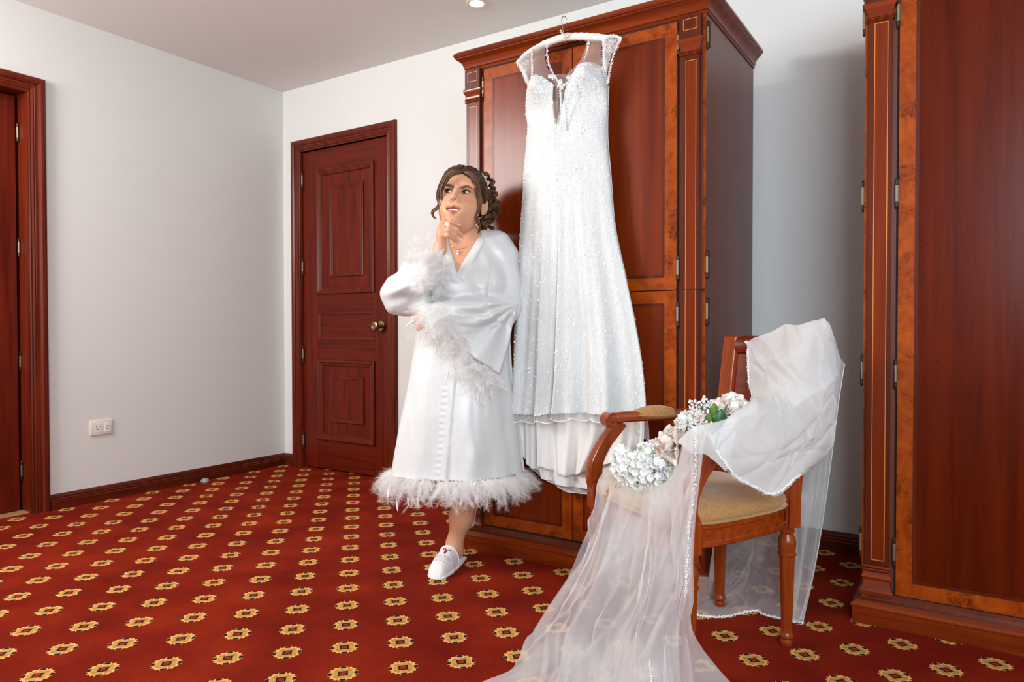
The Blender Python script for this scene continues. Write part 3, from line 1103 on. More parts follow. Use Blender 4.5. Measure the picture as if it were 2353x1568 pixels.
# beaded train corner hanging at the right
tier([[(1468, 945), (1480, 950), (1491, 955)], [(1462, 985), (1480, 985), (1494, 985)], [(1480, 1002), (1488, 1012), (1495, 1022)]], .003, 9, .012, M['lace'], 'train_corner', 0.3)

# illusion yoke, neckline and cap sleeves
def yoke(A, B, name, mat, d0, d1, n=24, m=12):
    a, b = catmull([gp(*q)[[0, 2]] for q in A], n), catmull([gp(*q)[[0, 2]] for q in B], n)
    G = np.zeros((n, m, 3))
    for i in range(n):
        for j in range(m):
            t = j / (m - 1)
            xz = a[i] * (1 - t) + b[i] * t
            s = i / (n - 1)
            G[i, j] = (xz[0], GY - (d0 * (1 - s) + d1 * s) - .012 * math.sin(PI * t), xz[1])
    grid_obj(name, G, mat, gown, GO)
    return G


yoke([(1257, 104), (1258, 135), (1268, 165), (1284, 190), (1290, 230), (1294, 296)], [(1222, 118), (1222, 140), (1221, 165), (1221, 188), (1270, 215), (1291, 290)], 'sheer_yoke', M['tulle_n'], .012, .050)
yoke([(1352, 96), (1349, 120), (1337, 150), (1312, 180), (1302, 230), (1295, 296)], [(1386, 98), (1387, 115), (1388, 135), (1390, 158), (1330, 190), (1297, 288)], 'sheer_yoke', M['tulle_n'], .012, .050)
yoke([(1278, 180), (1284, 200), (1288, 235), (1293, 290)], [(1316, 178), (1310, 200), (1304, 240), (1295, 290)], 'sheer_inset', M['tulle_n'], .034, .046, 16, 8)
capL = yoke([(1224, 116), (1223, 140), (1223, 165), (1222, 188)], [(1188, 143), (1197, 158), (1206, 176), (1216, 196)], 'cap_sleeve', M['lace'], .004, .020, 18, 12)
capR = yoke([(1386, 92), (1387, 115), (1388, 140), (1391, 160)], [(1427, 88), (1419, 108), (1407, 135), (1397, 190)], 'cap_sleeve', M['lace'], .004, .020, 18, 12)

OCT = np.array([(1, 0, 0), (-1, 0, 0), (0, 1, 0), (0, -1, 0), (0, 0, 1), (0, 0, -1)], float)
OCF = np.array([(0, 2, 4), (2, 1, 4), (1, 3, 4), (3, 0, 4), (2, 0, 5), (1, 2, 5), (3, 1, 5), (0, 3, 5)])


def beads(name, P, r, mat, parent, org):
    P = np.asarray(P) - org
    n = len(P)
    r = np.broadcast_to(np.asarray(r, float), (n,))
    a = RNG.random(n) * 6.28
    ca, sa = np.cos(a), np.sin(a)
    V = OCT[None] * r[:, None, None]
    x = V[..., 0] * ca[:, None] - V[..., 2] * sa[:, None]
    z = V[..., 0] * sa[:, None] + V[..., 2] * ca[:, None]
    V = np.stack([x, V[..., 1], z], -1) + P[:, None]
    F = (OCF[None] + (np.arange(n) * 6)[:, None, None]).reshape(-1, 3)
    o = mkq(name, V.reshape(-1, 3), F, mat, parent, False)
    o['kind'] = 'stuff'
    return o


def gsample(G, u, t):
    nv, nu = G.shape[:2]
    fi, fj = t * (nv - 1), u * (nu - 1)
    i, j = np.clip(fi.astype(int), 0, nv - 2), np.clip(fj.astype(int), 0, nu - 2)
    a, b = (fi - i)[:, None], (fj - j)[:, None]
    return G[i, j] * (1 - a) * (1 - b) + G[i + 1, j] * a * (1 - b) + G[i, j + 1] * (1 - a) * b + G[i + 1, j + 1] * a * b


BP = []
for G, sgn in ((GL, 1), (GR, -1)):
    n = 8500
    u, t = RNG.random(n), RNG.random(n)
    BP.append(gsample(G, u, t))
    for k in range(28):                                   # sweeping strings of beads on the skirt
        m = 150
        tt = np.linspace(.40 + .1 * RNG.random(), 1, m)
        c = (k + .5) / 26
        if sgn < 0:
            c = 1 - c
        uu = np.clip(c + sgn * .22 * np.sin((tt - .4) * 3.2) * (1 - tt) * 2 * (0.5 - abs(c - .5)) + .012 * np.sin(tt * 30 + k), 0.01, .99)
        BP.append(gsample(G, uu, tt))
BP = np.concatenate(BP) + np.array((0, -.0015, 0))
beads('bead_embroidery', BP, .0007 + .0008 * RNG.random(len(BP)), M['bead'], gown, GO)
n = 1700
SQ = np.concatenate([gsample(GL, RNG.random(n), RNG.random(n)), gsample(GR, RNG.random(n), RNG.random(n))]) + np.array((0, -.003, 0))
hexa = np.array([(math.cos(a), math.sin(a)) for a in np.linspace(0, 2 * PI, 6, endpoint=False)])
rs_ = .0012 + .0022 * RNG.random(len(SQ)) ** 3
tl_ = RNG.normal(0, .30, (len(SQ), 2))
HX = np.zeros((len(SQ), 6, 3))
HX[..., 0], HX[..., 2] = hexa[:, 0] * rs_[:, None], hexa[:, 1] * rs_[:, None]
HX[..., 1] = HX[..., 0] * tl_[:, :1] + HX[..., 2] * tl_[:, 1:]
HX += (SQ - GO)[:, None]
tag(mkq('sequins', HX.reshape(-1, 3), np.arange(len(SQ) * 6).reshape(-1, 6), M['sequin'], gown, False), kind='stuff')
EP = []
for poly in (GL[:, 0], GR[:, -1], GL[0], GR[0]):
    q = catmull(poly, 420)
    EP.append(q + RNG.normal(0, .0012, q.shape))
for cur in ([(1257, 104), (1258, 135), (1268, 165), (1284, 190), (1290, 202)], [(1352, 96), (1349, 120), (1337, 150), (1312, 180), (1292, 202)], [(1222, 112), (1223, 150), (1222, 190)], [(1386, 92), (1388, 130), (1391, 162)],
            [(1188, 143), (1206, 174), (1216, 200)], [(1427, 88), (1408, 132), (1396, 192)], [(1188, 143), (1204, 128), (1222, 114)], [(1386, 90), (1408, 82), (1427, 88)], [(1287, 206), (1290, 250), (1294, 297)], [(1336, 170), (1312, 225), (1294, 297)]):
    q = catmull([gp(x, y, GY - np.interp(y, [90, 150, 180, 230, 297], [.030, .034, .058, .070, .062])) for x, y in cur], 130)
    for k in range(3):
        EP.append(q + RNG.normal(0, .0022, q.shape))
for cx, cy, rr in ((1288, 198, 9), (1272, 178, 6), (1308, 180, 7), (1264, 176, 5), (1320, 172, 5), (1287, 188, 6)):
    for k in range(70):
        a, r_ = RNG.random() * 6.28, rr * math.sqrt(RNG.random())
        EP.append(gp(cx + r_ * math.cos(a), cy + r_ * math.sin(a), GY - .064)[None])
for C in (capL, capR):
    EP.append(gsample(C, RNG.random(700), RNG.random(700)) + RNG.normal(0, .002, (700, 3)))
# droplets on the net hem
for k in range(9):
    x = 1190 + k * 12.5
    for j in range(int(6 + 7 * abs(math.sin(k * 1.7)))):
        EP.append(gp(x + RNG.normal(0, 1.4), 946 + j * 2.2, GY - .070)[None])
EP = np.concatenate(EP)
beads('bead_edging', EP, .0012 + .0009 * RNG.random(len(EP)), M['bead'], gown, GO)

# padded hanger
hg = thing('padded_hanger', 'ivory satin padded hanger with gold hook holding the gown', 'hanger', (2.66, GY + .004, 0.0))
HO = Vector((2.66, GY + .004, 0))
pth = catmull([gp(x, y, GY + .004) for x, y in ((1196, 138), (1222, 118), (1258, 99), (1294, 87), (1330, 84), (1370, 86), (1400, 89), (1418, 94))], 90)
rad = [.0125 + .0022 * abs(math.sin(i * .75)) * (20 < i < 68) - .006 * max(0, abs(i - 44.5) / 44.5 - .86) / .14 for i in range(90)]
MB().tube([Vector(q) - HO for q in pth], rad, 14).build('padded_bar', M['satin_h'], hg, True)
hk = [gp(x, y, GY + d) for x, y, d in ((1297, 84, .004), (1295, 72, .004), (1292, 58, .006), (1291, 46, .010), (1293, 39, .016), (1297, 37, .024), (1301, 42, .034), (1304, 52, .040))]
MB().tube([Vector(q) - HO for q in catmull(hk, 40)], .0017, 8).build('hook', M['gold'], hg, True)
bw = MB()
for a, b, c in (((1296, 84), (1287, 72), (1290, 70)), ((1297, 85), (1303, 76), (1309, 79))):
    q = catmull([gp(*a, GY - .012), gp(*b, GY - .014), gp(*c, GY - .014), gp(a[0] + 1, a[1] + 3, GY - .014)], 14)
    bw.tube([Vector(v) - HO for v in q], [.0035] * 14, 6, flat=.35)
bw.build('ribbon_bow', M['satin_h'], hg, True)
# ------------------------------------------------------------------ signed-distance modelling for the figure
class Sdf:
    def __init__(s):
        s.ops = []
        s.frames = [(np.zeros(3), np.eye(3), 1.0)]

    def frame(s, c, R, sc):
        s.frames.append((np.array(c, float), np.array(R, float), sc))
        return len(s.frames) - 1

    def _add(s, mode, fr, kind, prm, k, cen, rad):
        c, R, sc = s.frames[fr]
        s.ops.append((mode, fr, kind, prm, k * sc, c + R @ (np.array(cen) * sc), rad * sc))

    def cap(s, a, b, ra, rb=None, k=.02, fr=0, mode='u'):
        a, b = np.array(a, float), np.array(b, float)
        rb = ra if rb is None else rb
        s._add(mode, fr, 'c', (a, b, ra, rb), k, (a + b) / 2, np.linalg.norm(b - a) / 2 + max(ra, rb))
        return s

    def chain(s, P, k=.02, fr=0):
        for (a, ra), (b, rb) in zip(P[:-1], P[1:]):
            s.cap(a, b, ra, rb, k, fr)
        return s

    def ell(s, c, r, k=.02, fr=0, mode='u', rot=None):
        s._add(mode, fr, 'e', (np.array(c, float), np.array(r, float), None if rot is None else np.array(rot)), k, c, max(r))
        return s

    def fn(s, f, cen, rad, k=.02, mode='u', fr=0):
        s._add(mode, fr, 'f', f, k, cen, rad)
        return s

    def __call__(s, P, cull=True):
        P = np.asarray(P, float)
        lo, hi = P.min(0), P.max(0)
        d = np.full(len(P), 1.0)
        cache = {}
        for mode, fr, kind, prm, k, cen, rad in s.ops:
            if cull:
                g = np.linalg.norm(np.maximum(np.maximum(lo - cen, cen - hi), 0))
                if g > rad + k + .03:
                    continue
            c, R, sc = s.frames[fr]
            if fr not in cache:
                cache[fr] = P if fr == 0 else ((P - c) @ R) / sc
            Q = cache[fr]
            if kind == 'c':
                a, b, ra, rb = prm
                ab = b - a
                t = np.clip(((Q - a) @ ab) / max(ab @ ab, 1e-12), 0, 1)
                e = np.linalg.norm(Q - a - t[:, None] * ab, axis=1) - (ra + (rb - ra) * t)
            elif kind == 'e':
                cc, r, rot = prm
                q = Q - cc
                if rot is not None:
                    q = q @ rot
                k0 = np.linalg.norm(q / r, axis=1)
                k1 = np.linalg.norm(q / (r * r), axis=1)
                e = np.where(k1 > 1e-9, k0 * (k0 - 1) / np.maximum(k1, 1e-9), -min(r))
            else:
                e = prm(Q)
            e = e * sc
            if mode == 'u':
                h = np.maximum(k - np.abs(d - e), 0) / k
                d = np.minimum(d, e) - h * h * k * .25
            else:
                e = -e
                h = np.maximum(k - np.abs(d - e), 0) / k
                d = np.maximum(d, e) + h * h * k * .25
        return d


def surface_net(sdf, lo, hi, h, B=8, lip=1.9):
    lo, hi = np.array(lo, float), np.array(hi, float)
    nb = np.ceil((hi - lo) / (h * B)).astype(int)
    I = np.stack(np.meshgrid(*[np.arange(n) for n in nb], indexing='ij'), -1).reshape(-1, 3)
    cen = lo + (I + .5) * B * h
    dc = np.concatenate([sdf(cen[i:i + 64]) for i in range(0, len(cen), 64)])
    I = I[np.abs(dc) < h * B * .87 * lip]
    off = np.stack(np.meshgrid(*[np.arange(B + 1)] * 3, indexing='ij'), -1).reshape(-1, 3)
    N = (nb * B + 2).astype(np.int64)
    key = lambda c: (c[..., 0] * N[1] + c[..., 1]) * N[2] + c[..., 2]
    cv, ck, quads = [], [], []
    corners = np.array([(a, b, c) for a in (0, 1) for b in (0, 1) for c in (0, 1)])
    edges = [(a, b) for a in range(8) for b in range(8) if a < b and np.abs(corners[a] - corners[b]).sum() == 1]
    CH = 24
    for s0 in range(0, len(I), CH):
        blk = I[s0:s0 + CH]
        pts = (blk[:, None] * B + off[None])
        D = sdf(lo + pts.reshape(-1, 3) * h).reshape(-1, B + 1, B + 1, B + 1)
        sg = D < 0
        # cells
        cs = [D[:, a:a + B, b:b + B, c:c + B] for a, b, c in corners]
        cnt = sum((q < 0).astype(np.int8) for q in cs)
        act = (cnt > 0) & (cnt < 8)
        w = np.argwhere(act)
        if len(w):
            vals = np.stack([q[act] for q in cs], 1)
            acc, num = np.zeros((len(w), 3)), np.zeros(len(w))
            for a, b in edges:
                va, vb = vals[:, a], vals[:, b]
                m = (va < 0) != (vb < 0)
                t = np.where(m, va / np.where(m, va - vb, 1), 0)
                acc += np.where(m[:, None], corners[a] + t[:, None] * (corners[b] - corners[a]), 0)
                num += m
            cell = blk[w[:, 0]] * B + w[:, 1:]
            cv.append(lo + (cell + acc / num[:, None]) * h)
            ck.append(key(cell + 1))
        for ax in range(3):
            sl0 = [slice(None), slice(0, B), slice(0, B), slice(0, B)]
            sl1 = list(sl0)
            sl1[ax + 1] = slice(1, B + 1)
            a0, a1 = sg[tuple(sl0)], sg[tuple(sl1)]
            w = np.argwhere(a0 != a1)
            if not len(w):
                continue
            inside = a0[a0 != a1]
            c = blk[w[:, 0]] * B + w[:, 1:] + 1
            u, v = (ax + 1) % 3, (ax + 2) % 3
            eu, ev = np.eye(3, dtype=int)[u], np.eye(3, dtype=int)[v]
            q = np.stack([key(c), key(c - eu), key(c - eu - ev), key(c - ev)], 1)
            q[~inside] = q[~inside][:, ::-1]
            quads.append(q)
    V, K, Q = np.concatenate(cv), np.concatenate(ck), np.concatenate(quads)
    o = np.argsort(K)
    K, V = K[o], V[o]
    ix = np.clip(np.searchsorted(K, Q), 0, len(K) - 1)
    ok = (K[ix] == Q).all(1)
    return V, ix[ok]


def relax(V, Q, it=2, f=.5):
    n = len(V)
    e = np.concatenate([Q[:, [0, 1]], Q[:, [1, 2]], Q[:, [2, 3]], Q[:, [3, 0]]])
    for _ in range(it):
        acc, c = np.zeros_like(V), np.zeros(n)
        for a, b in ((0, 1), (1, 0)):
            for k in range(3):
                acc[:, k] += np.bincount(e[:, a], V[e[:, b], k], n)
            c += np.bincount(e[:, a], minlength=n)
        V = V * (1 - f) + f * acc / np.maximum(c, 1)[:, None]
    return V


def rot(ax, deg):
    a = math.radians(deg)
    c, s = math.cos(a), math.sin(a)
    return np.array({'x': [[1, 0, 0], [0, c, -s], [0, s, c]], 'y': [[c, 0, s], [0, 1, 0], [-s, 0, c]], 'z': [[c, -s, 0], [s, c, 0], [0, 0, 1]]}[ax])


# ------------------------------------------------------------------ the woman: local frame, y runs away from the camera
D0 = 2.74
FH = Vector((-math.sin(YAW), math.cos(YAW), 0))
RH = Vector((math.cos(YAW), math.sin(YAW), 0))
PB = Vector((CAM.x, CAM.y, 0)) + FH * D0 + RH * (D0 * (1050 - IW / 2) / FPX)
woman = thing('person', 'smiling person in a white satin robe with feather trim, hand at the chin', 'person', PB, YAW)


def L(px, py, d=0.0):
    v = FW + RT * ((px - IW / 2) / FPX) - UP * ((py - IH / 2) / FPX)
    w_ = CAM + v * ((D0 + d) / v.dot(FH)) - PB
    return np.array((w_.dot(RH), w_.dot(FH), w_.z))


HS = 1.17
HCEN = L(1063, 464, -.02)
HR = rot('z', -9) @ rot('x', -14) @ rot('y', 6)
body = Sdf()
hf = body.frame(HCEN, HR, HS)
# cranium and face
body.ell((0, .022, .028), (.071, .088, .074), .02, hf)
body.ell((0, -.022, -.026), (.0625, .066, .086), .03, hf)
for s in (-1, 1):
    body.ell((s * .029, -.026, -.068), (.022, .036, .028), .03, hf)
    body.ell((s * .034, -.057, -.036), (.023, .022, .021), .030, hf)
    body.ell((s * .030, -.069, .024), (.022, .012, .008), .018, hf)
body.ell((0, -.066, -.103), (.021, .018, .015), .028, hf)
body.ell((0, -.058, .055), (.045, .022, .030), .03, hf)
for s in (-1, 1):                                                   # sockets
    body.ell((s * .0280, -.096, -.002), (.0155, .020, .0115), .012, hf, 's')
    body.ell((s * .0280, -.0715, -.003), (.0158, .0145, .0125), .006, hf)    # lids
body.cap((0, -.082, .012), (0, -.102, -.026), .0064, .0082, .012, hf)        # nose
body.ell((0, -.1060, -.0315), (.0096, .0088, .0080), .008, hf)
for s in (-1, 1):
    body.ell((s * .0118, -.0945, -.0360), (.0066, .0085, .0062), .007, hf)
    body.ell((s * .0066, -.1030, -.0405), (.0034, .0060, .0036), .002, hf, 's')
body.ell((0, -.078, -.066), (.034, .016, .022), .025, hf)                     # mouth mound
for s in (-1, 1):
    body.cap((0, -.0945, -.0590), (s * .0258, -.0775, -.0585), .0044, .0022, .006, hf)
    body.cap((0, -.0930, -.0760), (s * .0240, -.0775, -.0640), .0060, .0024, .006, hf)
body.ell((0, -.092, -.0668), (.0222, .017, .0044), .003, hf, 's')
for s in (-1, 1):                                                   # ears
    body.ell((s * .0745, .010, -.006), (.0065, .0185, .029), .006, hf, rot=rot('z', -s * 18))
    body.ell((s * .0800, .004, -.004), (.0045, .0105, .018), .004, hf, 's', rot=rot('z', -s * 18))
    body.ell((s * .0735, .000, -.032), (.0058, .0085, .0100), .006, hf)
for s in (-1, 1):                                                   # eye openings
    body.ell((s * .0280, -.091, -.0026), (.0128, .016, .0046), .0025, hf, 's', rot=rot('y', -s * 7))
# neck, chest and a plain core under the robe
nk = HCEN + HR @ (np.array((.004, .032, -.066)) * HS)
body.cap(nk, L(1075, 562, .040), .041, .050, .018)
for s in (-1, 1):
    body.cap(L(1083 + 10 * s, 560, .02), L(1080 + 82 * s, 590, .03), .040, .045, .05)
body.ell(L(1068, 650, .005), (.140, .088, .165), .06)
body.cap(L(1058, 588, -.030), L(1005, 575, .0), .010, .008, .03)
body.cap(L(1062, 588, -.030), L(1125, 566, .0), .010, .008, .03)
body.cap(L(1068, 700, .01), L(1060, 880, .0), .105, .115, .06)
# arms
body.chain([(L(995, 600, .0), .042), (L(930, 672, -.10), .038), (L(972, 622, -.145), .034), (L(1012, 571, -.163), .024)], .02)
body.chain([(L(1152, 595, .03), .045), (L(1158, 700, .0), .040), (L(1060, 722, -.145), .028), (L(985, 732, -.155), .022)], .02)
# hand at the chin
W_ = L(1012, 571, -.163)
K = [L(1022, 513, -.163), L(1015, 521, -.176), L(1013, 531, -.184), L(1016, 541, -.186)]
for kx, r in zip(K, (.0130, .0135, .0130, .0120)):
    body.cap(W_, kx, .0165, r, .012)
body.cap(K[0], K[3], .0115, .011, .012)
FG = [[(K[0], .0118), (L(1035, 510, -.168), .0100), (L(1043, 512, -.166), .0090), (L(1051, 516, -.160), .0072)],
      [(K[1], .0122), (L(1033, 520, -.190), .0103), (L(1049, 528, -.186), .0092), (L(1060, 543, -.172), .0070)],
      [(K[2], .0118), (L(1031, 530, -.198), .0100), (L(1044, 539, -.190), .0088), (L(1053, 555, -.176), .0067)],
      [(K[3], .0105), (L(1029, 541, -.196), .0090), (L(1039, 546, -.186), .0078), (L(1046, 556, -.176), .0060)]]
for c in FG:
    body.chain(c, .005)
body.chain([(L(1012, 556, -.150), .0150), (L(1022, 536, -.140), .0125), (L(1024, 520, -.136), .0100), (L(1024, 508, -.138), .0080)], .008)
# other hand, only fingertips show beside the feathers
W2 = L(985, 732, -.155)
for j, (a, b) in enumerate((((968, 726), (952, 730)), ((966, 734), (951, 741)), ((968, 742), (954, 750)), ((972, 749), (960, 757)))):
    body.chain([(W2, .016), (L(*a, -.158), .0105), (L(*b, -.150), .0072)], .008)
body.chain([(W2, .016), (L(975, 720, -.17), .0105), (L(966, 713, -.172), .008)], .008)
# legs
body.chain([(L(1085, 850, .0), .095), (L(1076, 1075, .01), .054), (L(1073, 1130, .035), .056), (L(1060, 1190, .052), .043), (L(1044, 1250, .060), .0285), (L(1043, 1268, .060), .031)], .03)
body.chain([(L(1043, 1270, .062), .030), (L(1030, 1287, -.005), .030), (L(1010, 1308, -.080), .024)], .03)
body.chain([(L(1035, 860, .0), .092), (L(1030, 1060, -.04), .054), (L(1050, 1075, .06), .042), (L(1066, 1085, .135), .030), (L(1068, 1110, .150), .028), (L(1070, 1185, .150), .022)], .03)

BV, BQ = surface_net(body, (-.32, -.30, .0), (.30, .26, 1.60), .0022)
BV = relax(BV, BQ, 1, .4)


def skin_mat():
    n = NT('warm tan skin')
    at = n.n('ShaderNodeAttribute')
    at.attribute_name = 'tone'
    n.p(base=at.outputs['Color'], rough=0.45, spec=0.4, sss=0.12)
    n.b.inputs['Subsurface Radius'].default_value = (0.6, 0.25, 0.12)
    n.b.inputs['Subsurface Scale'].default_value = 0.012
    n.bump(n.noise(n.obj((1, 1, 1), False), 500, 2), 0.05, 0.0006)
    return n.m


M['skin'] = skin_mat()
bo = mkq('body', BV, BQ, M['skin'], woman, True)
hq = ((BV - HCEN) @ HR) / HS
tone = np.tile(np.array((0.70, 0.350, 0.205)), (len(BV), 1))


def blend(mask, col):
    global tone
    m = np.clip(mask, 0, 1)[:, None]
    tone = tone * (1 - m) + np.array(col) * m


x, y, z = hq.T
front = (y < -.045) & (np.abs(z) < .13)
gs = lambda cx, cz, rx, rz: np.exp(-(((np.abs(x) - cx) / rx) ** 2 + ((z - cz) / rz) ** 2)) * front
blend(.45 * gs(.044, -.030, .016, .014), (0.58, 0.19, 0.115))             # blush
blend(.85 * gs(.030, .0060, .017, .0062), (0.26, 0.095, 0.072))            # eye shadow
blend(.60 * gs(.0300, -.0090, .013, .003), (0.24, 0.09, 0.065))
blend(.35 * gs(0, -.02, .006, .02), (0.75, 0.42, 0.28))
lw_ = np.clip(1 - (x / .0268) ** 2, 0, 1)
lipz = -.0655 + .0042 * (x / .025) ** 2
sgm = lambda q: 1 / (1 + np.exp(-np.clip(q / .0007, -30, 30)))
lip = sgm(lipz + .0095 * lw_ ** .7 - z) * sgm(z - lipz + .0160 * lw_ ** .7) * sgm(.0268 - np.abs(x)) * (y < -.068)
blend(lip * .92, (0.42, 0.115, 0.075))
# cheek, forehead highlights are left to the light
ca = bo.data.color_attributes.new('tone', 'FLOAT_COLOR', 'POINT')
ca.data.foreach_set('color', np.concatenate([tone, np.ones((len(tone), 1))], 1).astype(np.float32).ravel())


def hw(p):
    """head coordinates -> person coordinates"""
    return HCEN + HR @ (np.asarray(p, float) * HS)


def face_y(xx, zz, lift=0.0):
    ys = np.linspace(-.125, .0, 200)
    P = np.array([hw((xx, q, zz)) for q in ys])
    d = body(P, False)
    i = np.argmax(d < 0)
    return ys[i] - lift


# eyes
M['eye'] = simple('eye white', (0.82, 0.79, 0.76), 0.12, coat=1.0)
M['iris'] = simple('dark brown iris', (0.030, 0.012, 0.006), 0.08, coat=1.0)
M['lash'] = simple('black lash', (0.012, 0.008, 0.007), 0.5)
M['brow'] = simple('brown eyebrow', (0.19, 0.090, 0.062), 0.8)
M['teeth'] = simple('white teeth', (0.86, 0.84, 0.80), 0.2)
gaze = HR.T @ (rot('z', -38) @ np.array((0, -1, 0)) + np.array((0, 0, .30)))
gaze /= np.linalg.norm(gaze)
for s in (-1, 1):
    c = np.array((s * .0280, -.0715, -.0028))
    R = []
    for i in range(17):
        a = PI * i / 16
        R.append([hw(c + .0126 * np.array((math.sin(a) * math.cos(b), -math.cos(a), math.sin(a) * math.sin(b)))) for b in np.linspace(0, 2 * PI, 20, endpoint=False)])
    eo = MB().rings(R).build('eye', M['eye'], woman, True)
    g = gaze * .6 + np.array((0, -.5, 0))
    g /= np.linalg.norm(g)
    u = np.cross(g, (0, 0, 1))
    u /= np.linalg.norm(u)
    v = np.cross(u, g)
    R = []
    for r, o_ in ((.0066, .0110), (.0062, .01275), (.0045, .0132), (.0024, .0134), (.0004, .0135)):
        R.append([hw(c + g * o_ + r * (u * math.cos(b) + v * math.sin(b))) for b in np.linspace(0, 2 * PI, 18, endpoint=False)])
    MB().rings(R).build('iris', M['iris'], eo, True)
    # upper and lower lash lines
    tilt = math.tan(math.radians(7)) * 1
    up, lo_ = [], []
    for k in range(15):
        t = k / 14 * 2 - 1
        ex = .0136 * t
        zz = -.0026 + .0048 * math.sqrt(max(0, 1 - t * t)) + s * ex * tilt
        yy = -.0715 - math.sqrt(max(.0142 ** 2 - (ex * .85) ** 2 - ((zz + .003) * .8) ** 2, 1e-6)) - .0010
        up.append(hw((s * .0280 + ex, yy, zz + .0006)))
        zl = -.0026 - .0044 * math.sqrt(max(0, 1 - t * t)) + s * ex * tilt
        lo_.append(hw((s * .0280 + ex, yy + .0004, zl)))
    MB().tube(up, [.0008 + .0010 * math.sin(PI * min(1, k / 14 * .6 + .3)) for k in range(15)], 6).build('eyelash', M['lash'], eo, True)
    MB().tube(lo_, .0006, 5).build('lower_lash', M['lash'], eo, True)
    lm = MB()
    for k in range(26):
        q = np.array(up[min(14, int(k * 14 / 25))])
        t = k / 25
        outw = (t if s > 0 else 1 - t)
        dv = HR @ np.array((s * (.0008 + .0035 * outw), -.0032, .0022 + .0012 * outw)) * HS
        lm.tube([q, q + dv * .6, q + dv + np.array((0, 0, .0012))], [.0007, .0005, .0002], 4)
    lm.build('lash_hairs', M['lash'], eo, True)
    bp = []
    for k in range(12):
        t = k / 11
        xx = s * (.0110 + .036 * t)
        zz = .0108 + .0105 * math.sin(PI * min(1, t * .74)) ** 1.0 - .004 * t
        bp.append(hw((xx, face_y(xx, zz, .0006), zz)))
    MB().tube(bp, [.0050 * (.75 + .35 * math.sin(PI * min(1, k / 11 + .15))) * (1 - .75 * max(0, k / 11 - .6) / .4) for k in range(12)], 8, flat=.9, up=tuple(HR @ np.array((0, 0, 1)))).build('eyebrow', M['brow'], woman, True)
tm = []
for k in range(8):
    xx = (k - 3.5) * .0051
    wv = .0023 if abs(k - 3.5) > 1 else .0026
    yb = -.0865 + 12 * xx * xx
    t_ = []
    for dz, dy in ((.0030, .001), (.0026, -.0008), (-.0026, -.0010), (-.0036, .0006)):
        t_.append([hw((xx - wv, yb + dy, -.0660 + dz)), hw((xx - wv * .6, yb + dy - .0006, -.0660 + dz)), hw((xx + wv * .6, yb + dy - .0006, -.0660 + dz)), hw((xx + wv, yb + dy, -.0660 + dz)), hw((xx + wv, yb + .005, -.0660 + dz)), hw((xx - wv, yb + .005, -.0660 + dz))])
    MB().rings(t_).build('tooth', M['teeth'], woman, True)
MB().rings([[hw((xx * .019, -.083 + .004 * xx * xx, -.0685 + zz)) for xx in np.linspace(-1, 1, 9)] + [hw((xx * .019, -.078, -.0685 + zz)) for xx in np.linspace(1, -1, 9)] for zz in (-.006, .006)]).build('mouth_inside', simple('dark mouth', (0.10, 0.02, 0.016), 0.5), woman)
# ------------------------------------------------------------------ hair
def hairmat(name, c0, c1):
    n = NT(name)
    g = n.noise(n.obj((1, 1, 1), False), 90, 4, 0.6)
    n.p(base=n.ramp(g, [(0.35, c0), (0.65, c1)]), rough=0.38, spec=0.6)
    return n.m


M['hair_d'] = hairmat('dark brown hair', (0.022, 0.009, 0.005), (0.060, 0.024, 0.011))
M['hair_m'] = hairmat('chestnut hair', (0.060, 0.022, 0.009), (0.130, 0.052, 0.020))
M['hair_k'] = hairmat('umber hair', (0.030, 0.011, 0.006), (0.070, 0.028, 0.012))
M['hair_l'] = hairmat('caramel hair', (0.14, 0.058, 0.020), (0.28, 0.130, 0.050))
hair = Sdf()
hh = hair.frame(HCEN, HR, HS)
hair.ell((0, .022, .031), (.0785, .097, .083), .02, hh)
hair.ell((0, -.038, .060), (.066, .050, .046), .03, hh)
hair.ell((.0, .100, -.006), (.034, .026, .046), .03, hh)
hair.ell((0, -.105, -.030), (.078, .084, .091), .008, hh, 's')
hair.ell((0, -.01, -.128), (.095, .125, .080), .02, hh, 's')


def hairf(P):
    q = ((P - HCEN) @ HR) / HS
    a = np.arctan2(q[:, 0], q[:, 2] - .03)
    return hair(P) + .0011 * np.sin(a * 26 + 3 * np.sin(q[:, 1] * 30)) + .0008 * np.sin(a * 61 + q[:, 1] * 40) + .004 * np.exp(-((q[:, 0] - .006) / .006) ** 2) * (q[:, 2] > .05) * (q[:, 1] < .04)


HV, HQ = surface_net(hairf, HCEN - .17, HCEN + .17, .0028)
ho = mkq('hair', relax(HV, HQ, 1, .3), HQ, M['hair_d'], woman, True)
SM = [MB(), MB(), MB()]                    # dark, chestnut, caramel strands of the current lock


